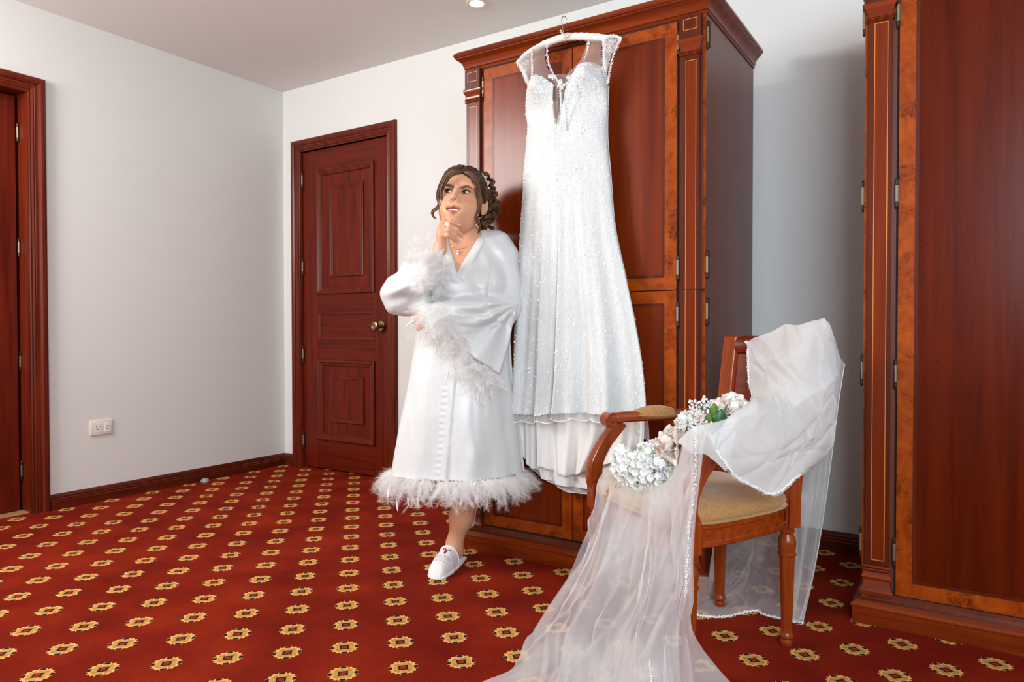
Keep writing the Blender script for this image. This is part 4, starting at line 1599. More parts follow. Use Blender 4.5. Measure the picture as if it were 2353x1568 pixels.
def strand_lock(path, width, n, mixw, seed, name, r=.0013, wave=.0, npts=26, taper=.35):
    rg = np.random.default_rng(seed)
    P = catmull(path, npts)
    T = np.gradient(P, axis=0)
    T /= np.linalg.norm(T, axis=1)[:, None] + 1e-9
    up = np.array((0.3, -.9, .3))
    U = np.cross(T, up)
    U /= np.linalg.norm(U, axis=1)[:, None] + 1e-9
    Wv = np.cross(U, T)
    mbs = [MB(), MB(), MB()]
    wd = catmull(np.array(width, float)[:, None], npts)[:, 0]
    for k in range(n):
        a, rr = rg.random() * 6.28, math.sqrt(rg.random())
        ph = rg.random() * 6.28
        s = np.linspace(0, 1, npts)
        o1 = (math.cos(a) * rr * wd + wave * np.sin(s * 9 + ph))[:, None]
        o2 = (math.sin(a) * rr * wd * .55 + wave * np.cos(s * 8 + ph))[:, None]
        Q = P + U * o1 + Wv * o2
        m = rg.choice(3, p=mixw)
        ln = npts - int(rg.random() * npts * .12)
        mbs[m].tube([tuple(q) for q in Q[:ln]], [r * (1 - (1 - taper) * (i / ln) ** 2) for i in range(ln)], 4)
    V, F, mi = [], [], []
    for i, mb in enumerate(mbs):
        b = len(V)
        V += mb.V
        F += [tuple(j + b for j in f) for f in mb.F]
        mi += [i] * len(mb.F)
    o = mk(name, V, F, [M['hair_k'], M['hair_m'], M['hair_l']], ho, True, mi)
    return o


# combed strands from the parting to the back
mbs = [MB(), MB(), MB()]
rg = np.random.default_rng(5)
ec, er = np.array((0, .022, .031)), np.array((.0795, .098, .084))
for k in range(230):
    s = rg.choice((-1, 1))
    t = rg.random()
    S = np.array((.006 + s * .002, -.062 + .10 * t, .10))
    Mi = np.array((s * (.074 + .006 * rg.random()), -.030 + .06 * t + rg.normal(0, .012), .045 - .06 * rg.random()))
    E_ = np.array((s * .012 + rg.normal(0, .01), .125, .0 + rg.normal(0, .02)))
    Q = catmull([S, (S + Mi) / 2 + np.array((0, 0, .02)), Mi, (Mi + E_) / 2 + np.array((s * .02, 0, 0)), E_], 15)
    d = (Q - ec) / er
    Q = ec + d / np.linalg.norm(d, axis=1)[:, None] * er * (1.004 + .022 * rg.random())
    m = rg.choice(3, p=(.62, .28, .10))
    mbs[m].tube([tuple(hw(q)) for q in Q], [.0012 * (1 - .5 * abs(i - 7) / 7) for i in range(15)], 4)
V, F, mi = [], [], []
for i, mb in enumerate(mbs):
    b = len(V)
    V += mb.V
    F += [tuple(j + b for j in f) for f in mb.F]
    mi += [i] * len(mb.F)
tag(mk('combed_strands', V, F, [M['hair_d'], M['hair_m'], M['hair_l']], ho, True, mi), kind='stuff')

strand_lock([L(1062, 396, -.100), L(1042, 396, -.118), L(1022, 411, -.118), L(1011, 433, -.108), L(1007, 452, -.100), L(1010, 468, -.10), L(1003, 479, -.105), L(994, 487, -.105), L(996, 498, -.10), L(1002, 502, -.095)],
            [.004, .009, .010, .009, .008, .007, .006, .006, .004, .002], 120, (.10, .32, .58), 1, 'face_curl', .0009, .0008)
strand_lock([L(1058, 397, -.104), L(1035, 402, -.122), L(1019, 425, -.118), L(1013, 447, -.112), L(1016, 462, -.112), L(1011, 474, -.11)], [.004, .008, .008, .006, .005, .002], 30, (.2, .4, .4), 2, 'face_strand', .0012, .0008)
strand_lock([L(1066, 395, -.100), L(1084, 402, -.108), L(1094, 422, -.100), L(1099, 446, -.090), L(1102, 468, -.086), L(1098, 484, -.092), L(1093, 494, -.096), L(1097, 508, -.088), L(1103, 522, -.075), L(1099, 536, -.065)],
            [.004, .011, .013, .012, .010, .008, .006, .006, .005, .002], 120, (.12, .40, .48), 3, 'face_curl', .0009, .0009)
strand_lock([L(1070, 396, -.095), L(1094, 408, -.085), L(1107, 432, -.070), L(1110, 452, -.055), L(1112, 468, -.04)], [.005, .014, .014, .011, .006], 110, (.45, .42, .13), 4, 'side_sweep', .0010)


def ringlet(c0, c1, turns, rad, seed, n=40, wid=.0085, mixw=(.40, .42, .18)):
    a, b = np.array(c0), np.array(c1)
    ax = b - a
    u = np.cross(ax, (0.2, 1, 0.1))
    u /= np.linalg.norm(u)
    v = np.cross(ax, u)
    v /= np.linalg.norm(v)
    m = int(10 * turns)
    P = [a + ax * (i / m) + (u * math.cos(2 * PI * turns * i / m + seed) + v * math.sin(2 * PI * turns * i / m + seed)) * rad * (1 - .25 * i / m) for i in range(m + 1)]
    strand_lock(P, [wid] * 3 + [wid * .6], n, mixw, seed + 40, 'ringlet', .0011, .0006, int(9 * turns) + 6, .5)


for i, (p0, p1, tn, rd) in enumerate((((1104, 398, .0), (1124, 412, .05), 1.5, .013), ((1122, 408, .04), (1134, 436, .06), 1.6, .014), ((1118, 425, .06), (1132, 462, .07), 2.0, .015), ((1133, 440, .05), (1140, 478, .07), 2.0, .012),
                                      ((1120, 455, .03), (1126, 500, .04), 2.4, .014), ((1134, 470, .06), (1136, 506, .06), 2.0, .012), ((1114, 478, .02), (1118, 528, .02), 2.6, .013), ((1124, 495, .04), (1128, 532, .04), 2.0, .013),
                                      ((1110, 500, .03), (1110, 536, .03), 2.0, .012), ((1140, 462, .05), (1147, 490, .05), 1.6, .009), ((1110, 412, .02), (1122, 450, .02), 1.6, .014), ((1126, 430, .09), (1128, 500, .10), 2.2, .018))):
    ringlet(L(*p0), L(*p1), tn, rd, i + 1)

# hair comb of small white leaves, earring, necklace, ring, bracelet
M['pearl'] = simple('pearl', (0.88, 0.85, 0.80), 0.2, coat=0.8)


def leafblade(c, d, up, ln, wd, mat, parent, name, curl=.15, n=7, thick=.0006):
    c, d, up = (np.asarray(q, float) for q in (c, d, up))
    d = d / np.linalg.norm(d)
    sd = np.cross(d, up)
    sd /= np.linalg.norm(sd) + 1e-9
    nr = np.cross(sd, d)
    G = []
    for i in range(n):
        t = i / (n - 1)
        w_ = wd * math.sin(PI * min(1, .04 + t * .96)) ** .75
        q = c + d * ln * t + nr * (curl * ln * t * t)
        G += [q - sd * w_ - nr * w_ * .25, q + nr * 0, q + sd * w_ - nr * w_ * .25]
    F = []
    for i in range(n - 1):
        for j in range(2):
            a = i * 3 + j
            F.append((a, a + 1, a + 4, a + 3))
    o = mk(name, G, F, mat, parent, True)
    md = o.modifiers.new('thickness', 'SOLIDIFY')
    md.thickness = thick
    return o


hc = MB().tube([L(1111, 404, -.01), L(1117, 416, -.01), L(1122, 430, -.005)], .0014, 6).build('hair_comb', M['pearl'], woman, True)
for i, (a, b, dx, dz) in enumerate(((1111, 405, -.6, .8), (1114, 410, .8, .5), (1115, 414, -.9, .2), (1118, 419, .9, .3), (1119, 424, -.8, -.2), (1122, 429, .3, -.9))):
    leafblade(L(a, b, -.014), (dx, -.3, dz), (0, -1, 0), .013, .0035, M['pearl'], hc, 'comb_leaf')
er_ = MB().tube([L(1101, 489, -.012) + np.array((.011 * math.sin(t), .004 * math.cos(t), -.011 + .011 * math.cos(t))) for t in np.linspace(0, 2 * PI, 24)], .0016, 8).build('earring', M['gold'], woman, True)
MB().lathe([(.0005, -.004), (.003, -.003), (.004, 0), (.003, .003), (.0005, .004)], L(1099, 494, -.03), 12).build('earring_pearl', M['pearl'], er_, True)

# ------------------------------------------------------------------ robe
robe = Sdf()
ROWS = [(556, 1010, 1150, .030, .070), (580, 985, 1168, .022, .085), (610, 975, 1174, .015, .100), (660, 968, 1174, .005, .118), (720, 962, 1172, .000, .116), (765, 956, 1172, .000, .112), (850, 942, 1174, -.003, .128), (950, 923, 1182, -.005, .148), (1030, 911, 1190, -.005, .160), (1088, 903, 1196, -.005, .166)]
tab = []
for py, xl, xr, dc, ry in ROWS:
    a, b = L(xl, py, dc), L(xr, py, dc)
    tab.append((a[2], (a[0] + b[0]) / 2, (b[0] - a[0]) / 2, dc, ry))
tab = np.array(tab)[::-1]


def skirt(Q):
    zz = Q[:, 2]
    cx, rx, cy, ry = (np.interp(zz, tab[:, 0], tab[:, k]) for k in (1, 2, 3, 4))
    th = np.arctan2((Q[:, 1] - cy) / ry, (Q[:, 0] - cx) / rx)
    g = np.clip((.95 - zz) / .55, 0, 1)
    fo = 1 + g * (.060 * np.sin(th * 5 + 1.1 + .8 * g) + .030 * np.sin(th * 9 + 2.0 - .6 * g))
    qx, qy = (Q[:, 0] - cx) / (rx * fo), (Q[:, 1] - cy) / (ry * fo)
    k0 = np.hypot(qx, qy)
    k1 = np.hypot(qx / rx, qy / ry)
    d = np.where(k1 > 1e-6, k0 * (k0 - 1) / np.maximum(k1, 1e-6), -.05)
    # the wrapped front edge: the left panel lies under the right one
    u = (Q[:, 0] + .0) - np.interp(zz, [.38, .75, .95], [L(1027, 1088, -.16)[0], L(1047, 880, -.13)[0], L(1050, 760, -.11)[0]])
    step = .010 * (1 / (1 + np.exp(-u / .0022))) * (Q[:, 1] < 0) * np.clip((.95 - zz) / .1, 0, 1)
    d = d + step
    return np.maximum(np.maximum(d, tab[0, 0] - zz), zz - tab[-1, 0])


robe.fn(skirt, (0, 0, .92), .75, .04)
robe.chain([(L(1010, 577, .022), .046), (L(1080, 566, .040), .062), (L(1140, 566, .035), .048), (L(1160, 590, .03), .052)], .05)
robe.ell(L(1022, 655, -.055), (.062, .060, .060), .06)
robe.ell(L(1112, 655, -.060), (.062, .060, .060), .06)
# arm folded across (image right)
robe.chain([(L(1158, 592, .03), .056), (L(1163, 650, .015), .060), (L(1160, 706, -.01), .066), (L(1110, 712, -.105), .058), (L(1040, 722, -.155), .052), (L(1000, 728, -.165), .052)], .012)
# its wide hanging sleeve: a soft sheet below the forearm
SLV = np.array([(1000, 726), (1182, 700), (1173, 778), (1147, 860), (1090, 822), (1040, 778)], float)


def sleeve_sheet(Q):
    D = D0 + Q[:, 1]
    px = IW / 2 + (Q[:, 0] + XO) / D * FPX
    py = 757 - FPX * (Q[:, 2] - .92) / D
    d2 = np.full(len(Q), -1e9)
    n_ = len(SLV)
    for i in range(n_):
        (ax_, ay_), (bx_, by_) = SLV[i], SLV[(i + 1) % n_]
        l_ = math.hypot(bx_ - ax_, by_ - ay_)
        d2 = np.maximum(d2, ((px - ax_) * (by_ - ay_) - (py - ay_) * (bx_ - ax_)) / l_)
    t_ = np.clip((px - 1040) / 140, 0, 1)
    ds = -.172 + .125 * t_ ** 1.4 - .0004 * np.clip(py - 770, 0, 90) * t_
    ds = ds + .009 * np.sin(np.arctan2(py - 690, px - 1180) * 11 + .5)
    return np.maximum(d2 * .00165, np.abs(Q[:, 1] - ds - .008) - .017) * .8


XO = D0 * (1050 - IW / 2) / FPX
robe.fn(sleeve_sheet, L(1090, 780, -.11), .22, .020)
# raised arm (image left)
robe.chain([(L(992, 598, .005), .054), (L(950, 640, -.05), .060), (L(922, 675, -.10), .062), (L(955, 650, -.150), .058), (L(990, 612, -.170), .046)], .03)
robe.chain([(L(918, 660, -.08), .048), (L(925, 698, -.11), .044), (L(960, 700, -.14), .036)], .035)
XO = D0 * (1050 - IW / 2) / FPX


def topx(P):
    D = D0 + P[:, 1]
    return IW / 2 + (P[:, 0] + XO) / D * FPX, 757 - FPX * (P[:, 2] - .92) / D


def robef(P):
    d = robe(P)
    px, py = topx(P)
    x_, y_, z_ = P.T
    # soft creases
    arm = np.exp(-((px - 915) / 45) ** 2 - ((py - 670) / 60) ** 2)
    ph_ = np.arctan2(py - 602, px - 1000)
    rr_ = np.hypot(py - 602, px - 1000)
    d = d + .0150 * arm * np.sin(ph_ * 7 + 1.3 * np.sin(rr_ * .035) + .6) + .0055 * arm * np.sin(ph_ * 19 - 1.5 * np.sin(rr_ * .05))
    a2 = np.exp(-((px - 1105) / 70) ** 2 - ((py - 722) / 34) ** 2) * (y_ < .03)
    d = d + .0070 * 1.5 * a2 * np.sin(np.arctan2(py - 700, px - 1190) * 13 + 1.5 * np.sin(px * .03)) + .0025 * a2 * np.sin(py * .34 - px * .05)
    am = np.exp(-((px - (1131 - (py - 610) * .12)) / 5) ** 2) * np.clip((py - 590) / 40, 0, 1) * np.clip((712 - py) / 30, 0, 1) * (y_ < .0)
    d = d + .011 * am
    un = np.exp(-((py - (752 - (px - 1060) * .06 - .0012 * (px - 1100) ** 2)) / 5) ** 2) * np.clip((px - 1030) / 30, 0, 1) * np.clip((1172 - px) / 20, 0, 1) * (y_ < .0)
    d = d + .006 * un
    a3 = np.exp(-((px - 1125) / 40) ** 2 - ((py - 620) / 60) ** 2) * (y_ < .05)
    d = d + .0050 * a3 * np.sin((px - 1050) * .13 - (py - 560) * .09 + 1.2 * np.sin(py * .04))
    a4 = np.clip((py - 780) / 120, 0, 1)
    d = d + a4 * (.0016 * np.sin(px * .09 + 1.8 * np.sin(py * .018)) + .0005 * np.sin(px * .27 - py * .03 + np.sin(py * .04)))
    # gathered seam ruffle beside the front edge
    rx_ = 1040 - (py - 860) * .09
    d = d + .0025 * np.exp(-((px - rx_ + 14) / 5) ** 2) * np.sin(py * .42) * (py > 880) * (y_ < 0)
    # V neck
    dl = (1031 - px) + (py - 545) * (18 / 83)
    dr = (px - 1108) + (py - 530) * (58 / 96)
    wedge = np.maximum(np.maximum(dl * .0015, dr * .0013), y_ - .045)
    wedge = np.maximum(wedge, (520 - py) * .0016)
    hh_ = np.maximum(.006 - np.abs(d + wedge), 0) / .006
    return np.maximum(d, -wedge) + hh_ * hh_ * .0015


def satin():
    n = NT('white satin')
    v = n.obj((1, 1, 1), False)
    n.p(base=(0.68, 0.682, 0.675), rough=0.41, spec=0.9, sheen=0.2, sheenr=0.35, aniso=0.3)
    n.bump(n.noise(n.obj((16, 16, 6), False), 1.2, 2, 0.5, 1.2), 0.14, 0.010)
    return n.m


M['satin'] = satin()
RV, RQ = surface_net(robef, (-.32, -.32, .36), (.30, .24, 1.34), .0050, lip=2.4)
RV = relax(RV, RQ, 2, .5)
ro = mkq('robe', RV, RQ, M['satin'], woman, True)


def front(px, py, f=robef, d0=-.42, d1=.2):
    """first depth at which the line of points through a spot of the figure meets a surface"""
    ds = np.linspace(d0, d1, 160)
    P = np.array([L(px, py, q) for q in ds])
    v = f(P)
    i = int(np.argmax(v < 0))
    return ds[i] if (v < 0).any() else None


# collar band
for name, pts in (('collar', [(1104, 527), (1106, 536), (1098, 556), (1086, 578), (1074, 600), (1061, 622), (1052, 640)]), ('collar', [(1034, 556), (1036, 572), (1040, 590), (1045, 612), (1052, 640)])):
    q = []
    for i, (a, b) in enumerate(pts):
        d = front(a + (4 if pts[0][0] > 1080 else -4), b + 3)
        q.append(L(a + (6 if pts[0][0] > 1080 else -6), b + 3, (d if d is not None else 0) - .002))
    P = catmull(q, 26)
    MB().tube([tuple(v) for v in P], .0125, 10, flat=.28, up=(0.2, -1, .25)).build(name, M['satin'], ro, True)

# necklace with two pearls
nc = []
for a, b in ((1034, 562), (1040, 568), (1046, 572), (1052, 574), (1060, 572), (1068, 569), (1076, 565)):
    d = front(a, b, body)
    nc.append(L(a, b, d - .002))
no = MB().tube([tuple(v) for v in catmull(nc, 40)], .0011, 6).build('necklace', M['gold'], woman, True)
d = front(1052, 580, body) - .005
for py, r in ((577, .0042), (583, .0056)):
    MB().lathe([(.0003, -r)] + [(r * math.cos(a), r * math.sin(a)) for a in np.linspace(-1.3, 1.3, 9)] + [(.0003, r)], L(1052 - (py - 577) * .1, py, d), 14).build('pendant_pearl', M['pearl'], no, True)
# ring: band on the middle finger with a square stone
fa, fb = FG[1][0][0], FG[1][1][0]
rc = fa * .35 + fb * .65
ax = (fb - fa) / np.linalg.norm(fb - fa)
u = np.cross(ax, (0, -1, 0.2))
u /= np.linalg.norm(u)
v = np.cross(ax, u)
rb = MB().tube([rc + .0118 * (u * math.cos(t) + v * math.sin(t)) for t in np.linspace(0, 2 * PI, 26)], .0013, 6).build('ring', M['chrome'], woman, True)
st = MB().box(-.0075, .0075, -.004, .004, -.0075, .0075, .002).build('ring_stone', M['pearl'], rb)
dd = np.array((.1, -.9, .35))
dd /= np.linalg.norm(dd)
st.location = tuple(rc + dd * .0145)
st.rotation_euler = (-.35, 0.3, .1)
# bracelet of small beads
wa, wb = L(1012, 571, -.163), L(972, 622, -.145)
wc = wa * .80 + wb * .20
ax = (wa - wb) / np.linalg.norm(wa - wb)
u = np.cross(ax, (0, -1, 0))
u /= np.linalg.norm(u)
v = np.cross(ax, u)
bt = MB().tube([wc + .029 * (u * math.cos(t) + v * math.sin(t)) for t in np.linspace(0, 2 * PI, 30)], .0012, 6).build('bracelet', M['gold'], woman, True)
for i in range(14):
    t = 2 * PI * i / 14
    MB().lathe([(.0003, -.0035), (.003, -.002), (.0036, 0), (.003, .002), (.0003, .0035)], wc + .030 * (u * math.cos(t) + v * math.sin(t)), 8).build('bracelet_bead', M['pearl'], bt, True)
# nails
M['nail'] = simple('pale pink nail', (0.80, 0.56, 0.48), 0.15, coat=0.8)
for c in FG:
    a, b = c[-2][0], c[-1][0]
    dv = (b - a) / np.linalg.norm(b - a)
    nrm = np.array((.25, -.85, .45))
    nrm = nrm - dv * (nrm @ dv)
    nrm /= np.linalg.norm(nrm)
    leafblade(b - dv * .004 + nrm * (c[-1][1] * .92), dv, nrm, .017, .0052, M['nail'], bo, 'nail', -.12, 7, .0009)
M['nail_r'] = simple('red brown nail', (0.30, 0.035, 0.02), 0.2, coat=0.6)

# ------------------------------------------------------------------ feathers
M['feather'] = (lambda n: (n.p(base=(0.88, 0.865, 0.85), rough=0.8, spec=0.1, sss=0.0), n.m)[-1])(NT('white down'))


def feather_mat():
    n = NT('white feather down')
    n.t.nodes.remove(n.b)
    a = n.n('ShaderNodeBsdfDiffuse', i_Color=(0.97, 0.96, 0.95))
    b = n.n('ShaderNodeBsdfTranslucent', i_Color=(0.97, 0.96, 0.95))
    m = n.n('ShaderNodeMixShader')
    m.inputs[0].default_value = 0.5
    n.t.links.new(a.outputs[0], m.inputs[1])
    n.t.links.new(b.outputs[0], m.inputs[2])
    n.t.links.new(m.outputs[0], n.out.inputs[0])
    return n.m


M['down'] = feather_mat()


def plumes(name, anchors, parent, seed, nb=24, length=(.05, .085), bl_=.020, bw_=.00027):
    """soft marabou: every plume is a curved shaft with fine barbs"""
    rg = np.random.default_rng(seed)
    V, F = [], []
    for c, d, nrm in anchors:
        ln = rg.uniform(*length)
        d = d / np.linalg.norm(d)
        s = np.cross(d, nrm)
        s /= np.linalg.norm(s) + 1e-9
        nn = np.cross(s, d)
        bend = rg.normal(0, .30)
        lift = rg.uniform(-.05, .35)
        t = (np.arange(nb) + rg.random(nb)) / nb
        spine = c + d * (ln * t)[:, None] + s * (bend * ln * t * t)[:, None] + nn * (lift * ln * np.sin(t * 2.2))[:, None]
        tang = d + s * (2 * bend * t)[:, None]
        for sg in (-1, 1):
            L_ = bl_ * (1 - .5 * t) * rg.uniform(.35, 1.25, nb)
            dirv = s * sg * rg.uniform(.15, 1.0, nb)[:, None] + tang * rg.uniform(.1, 1.1, nb)[:, None] + nn * rg.normal(.15, .65, nb)[:, None]
            dirv /= np.linalg.norm(dirv, axis=1)[:, None]
            mid = spine + dirv * (L_ * .55)[:, None] + rg.normal(0, .12, (nb, 3)) * L_[:, None]
            tip = spine + dirv * L_[:, None] + tang * (L_ * rg.uniform(.0, .35, nb))[:, None] + nn * (L_ * rg.normal(0, .3, nb))[:, None]
            wv = np.cross(dirv, nn + .3 * s)
            wv /= np.linalg.norm(wv, axis=1)[:, None] + 1e-9
            b = len(V) * 5
            V.append(np.stack([spine - wv * bw_, spine + wv * bw_, mid + wv * bw_ * .9, mid - wv * bw_ * .9, tip], 1).reshape(-1, 3))
    n = sum(len(v) for v in V) // 5
    V = np.concatenate(V)
    i = np.arange(n)[:, None] * 5
    T = np.concatenate([i + np.array([[0, 1, 2]]), i + np.array([[0, 2, 3]]), i + np.array([[3, 2, 4]])])
    o = mkq(name, V, T, M['down'], parent, False)
    o['kind'] = 'stuff'
    return o


def inpoly(x, y, poly):
    c = False
    for i in range(len(poly)):
        (x0, y0), (x1, y1) = poly[i - 1], poly[i]
        if (y0 > y) != (y1 > y) and x < (x1 - x0) * (y - y0) / (y1 - y0) + x0:
            c = not c
    return c


def scatter(poly, n, seed, dirf, lift=.006):
    rg = np.random.default_rng(seed)
    xs, ys = [p[0] for p in poly], [p[1] for p in poly]
    out = []
    while len(out) < n:
        a, b = rg.uniform(min(xs), max(xs)), rg.uniform(min(ys), max(ys))
        if not inpoly(a, b, poly):
            continue
        d = front(a, b)
        if d is None or d > .02:
            d = -.14
        dv = dirf(a, b, rg)
        out.append((L(a, b, d - lift * rg.uniform(.5, 3)), np.array(dv), np.array((rg.normal(0, .3), -1, rg.normal(0, .3)))))
    return out


A_ = [(948, 562), (985, 552), (1008, 572), (1022, 596), (1032, 640), (1020, 672), (990, 684), (966, 668), (972, 620), (952, 590)]
B_ = [(985, 676), (1030, 660), (1036, 700), (1052, 745), (1085, 800), (1136, 858), (1146, 890), (1105, 884), (1060, 838), (1010, 790), (975, 752), (966, 728)]
fr_ = lambda a, b, rg: (rg.normal(-.1, .8), -.5, rg.normal(-.05, .8))
plumes('cuff_feathers', scatter(A_, 140, 3, fr_), ro, 4, 50, (.025, .062), .032)
plumes('cuff_feathers', scatter(B_, 190, 6, lambda a, b, rg: (rg.normal(-.25, .6), -.45, rg.normal(-.8, .5))), ro, 7, 52, (.04, .10), .034)
hem_a = []
rg = np.random.default_rng(9)
for k in range(360):
    th = rg.uniform(0, 2 * PI)
    z0 = tab[0, 0] + rg.uniform(.002, .014)
    cx, rx_, cy, ry_ = tab[0, 1:]
    e = np.array((math.cos(th), math.sin(th), 0))
    hem_a.append((np.array((cx + rx_ * 1.02 * e[0], cy + ry_ * 1.03 * e[1], z0)), np.array((e[0] * .38 + rg.normal(0, .24), e[1] * .38 + rg.normal(0, .18), -1)), np.array((e[0], e[1], .2))))
plumes('hem_feathers', hem_a, ro, 10, 84, (.055, .115), .032, .00021)
M['quill'] = simple('white quill feather', (0.86, 0.85, 0.84), 0.5)
for px, py, dx, dz, ln in ((895, 1120, -.3, -1, .040), (911, 1145, .2, -1, .050), (937, 1140, .15, -1, .036), (958, 1140, .3, -1, .050), (988, 1110, .4, -1, .034), (1061, 1130, -.1, -1, .052), (1092, 1105, -.4, -1, .034), (1120, 1100, .6, -1, .036),
                           (1137, 1125, .1, -1, .042), (1156, 1125, .3, -1, .052), (1198, 1120, .6, -1, .040), (1200, 1095, 1, -.5, .034), (985, 740, -.5, -1, .04), (1000, 790, .2, -1, .045), (1040, 800, -.2, -1, .05), (1062, 860, .1, -1, .04),
                           (1085, 850, -.35, -1, .045), (1110, 870, .1, -1, .05), (1128, 890, .25, -1, .05), (955, 735, -1, -.4, .045), (1100, 900, -.2, -1, .04), (1030, 850, -.3, -1, .04)):
    d = front(px, min(py, 1080))
    leafblade(L(px, py, (d if d is not None else -.15) - .02), (dx * .6, -.15, dz), (0.2, -1, 0), ln, .0042, M['quill'], ro, 'quill_feather', .12, 8)

# ------------------------------------------------------------------ slippers
M['slip'] = simple('white felt slipper', (0.80, 0.77, 0.77), 0.85, spec=0.2)
M['slip_e'] = simple('white slipper binding', (0.88, 0.88, 0.87), 0.7)
M['logo'] = simple('dark red print', (0.28, 0.008, 0.018), 0.6)
M['logo_t'] = simple('maroon lettering', (0.10, 0.012, 0.022), 0.6)
SLN = 0.232


def half_w(t):            # t 0 heel .. 1 toe
    return .85 * (.030 + .018 * math.sin(PI * min(1, .12 + t * .80)) ** 1.2 + (.004 if t > .6 else 0)) if t < .93 else .85 * (.030 * math.sqrt(max(0.02, 1 - ((t - .93) / .075) ** 2)) + .006)


def up_pt(t, u):          # upper surface, u -1..1
    w_ = half_w(t) * .97
    h = .030 + .046 * max(0, min(1, (.98 - t) / .52)) ** .8
    a = u * PI / 2
    return np.array((w_ * math.sin(a), -t * SLN, .010 + h * max(0, math.cos(a)) ** .62 * (1 if t < .95 else max(.25, (1.0 - t) / .05))))


def make_slipper():
    G = np.array([[up_pt(t, u) for u in np.linspace(-1, 1, 25)] for t in np.linspace(.46, 1.0, 22)])
    G[-1, :, 2] = .008
    G[-1, :, 0] *= .9
    # opening curves back at the sides
    for j in range(25):
        u = j / 12 - 1
        for i in range(5):
            G[i, j, 1] += (.018 * abs(u) ** 2) * (1 - i / 5)
    up_ = mkq('slipper', G.reshape(-1, 3), grid_faces(22, 25), M['slip'], woman, True)
    out = [(half_w(t) * 1.05, -t * SLN) for t in np.linspace(0, 1, 26)]
    ringp = [(x, y + (.012 if i == 0 else 0)) for i, (x, y) in enumerate(out)] + [(-x, y) for x, y in out[::-1]]
    so2 = MB().rings([[(x * .96, y, 0.0) for x, y in ringp], [(x, y, .003) for x, y in ringp], [(x, y, .009) for x, y in ringp], [(x * .95, y, .0115) for x, y in ringp]]).build('sole', M['slip_e'], up_)
    autosmooth(so2, 50)
    MB().tube([tuple(q) for q in G[0]], .0034, 8).build('binding', M['slip_e'], up_, True)
    return up_, G


sl1, SG = make_slipper()
H1 = np.array(at_z(1053, 1287, 0)) - np.array(PB)
T1 = np.array(at_z(1006, 1326, 0)) - np.array(PB)


def wl2(w_):
    return np.array((w_[0] * RH.x + w_[1] * RH.y, w_[0] * FH.x + w_[1] * FH.y, w_[2]))


h1, t1 = wl2(H1), wl2(T1)
dv = t1 - h1
sl1.location = tuple(h1 + np.array((0, 0, .001)))
sl1.rotation_euler = (0, 0, math.atan2(dv[1], dv[0]) + PI / 2)
sc1 = np.linalg.norm(dv) / SLN


def text_mesh(txt, size):
    cu = bpy.data.curves.new('txt', 'FONT')
    cu.body = txt
    cu.size = size
    cu.align_x = 'CENTER'
    cu.resolution_u = 2
    o_ = bpy.data.objects.new('txt', cu)
    COL.objects.link(o_)
    dg = bpy.context.evaluated_depsgraph_get()
    me = bpy.data.meshes.new_from_object(o_.evaluated_get(dg))
    V = [v.co[:] for v in me.vertices]
    F = [tuple(p.vertices) for p in me.polygons]
    bpy.data.objects.remove(o_)
    bpy.data.curves.remove(cu)
    bpy.data.meshes.remove(me)
    return V, F


def on_slipper(x, yy, lift=.0010):
    """x across (m), yy along from the opening (m) -> point on the upper"""
    t = .46 + yy / SLN
    w_ = half_w(t) * 1.35
    u = max(-.95, min(.95, x / w_))
    a, b, c = up_pt(t, u), up_pt(t + .01, u), up_pt(t, min(.99, u + .02))
    n_ = np.cross(c - a, b - a)
    n_ /= np.linalg.norm(n_) + 1e-9
    if n_[2] < 0:
        n_ = -n_
    return a + n_ * lift


Vv = [(-.016, .0), (-.005, .0), (.0, .011), (.006, .0), (.017, .0), (.0, .034)]
lg = mk('print', [on_slipper(x + .005, .016 + y) for x, y in Vv], [(0, 1, 2, 5), (2, 3, 4, 5)], M['logo'], sl1)
for txt, sz, y0, arc in (('GRAND VICTORIA', .0074, .060, .0000), ('BOUTIQUE HOTEL', .0060, .069, 0), ('* * * * *', .0090, .080, 0), ('LOJA - ECUADOR', .0055, .086, 0)):
    V, F = text_mesh(txt, sz)
    mk('lettering', [on_slipper(x + .005, y0 - y) for x, y, _ in V], F, M['logo_t'], sl1)
# second slipper, heel raised, toes on the wardrobe plinth
sl2 = copy_tree(sl1, woman)
for c_ in list(sl2.children):
    if c_.name.startswith(('print', 'lettering')):
        bpy.data.objects.remove(c_)
sl2.location = tuple(L(1068, 1085, .170))
sl2.rotation_euler = (math.radians(86), math.radians(0), math.radians(14))
# ------------------------------------------------------------------ bridal veil
VO = Vector((3.30, -1.15, 0))
veil = thing('bridal_veil', 'sheer white tulle veil draped over the armchair and carpet', 'veil', VO)
M['veil_a'] = sheer('doubled white tulle', (0.91, 0.915, 0.91), 0.62, edge=0.50, tex=(9, 0.35))
M['veil_b'] = sheer('single white tulle', (0.90, 0.90, 0.90), 0.36, edge=0.62, tex=(7, 0.32))
M['veil_c'] = sheer('floor tulle', (0.89, 0.88, 0.88), 0.28, edge=0.55, tex=(8, 0.30))


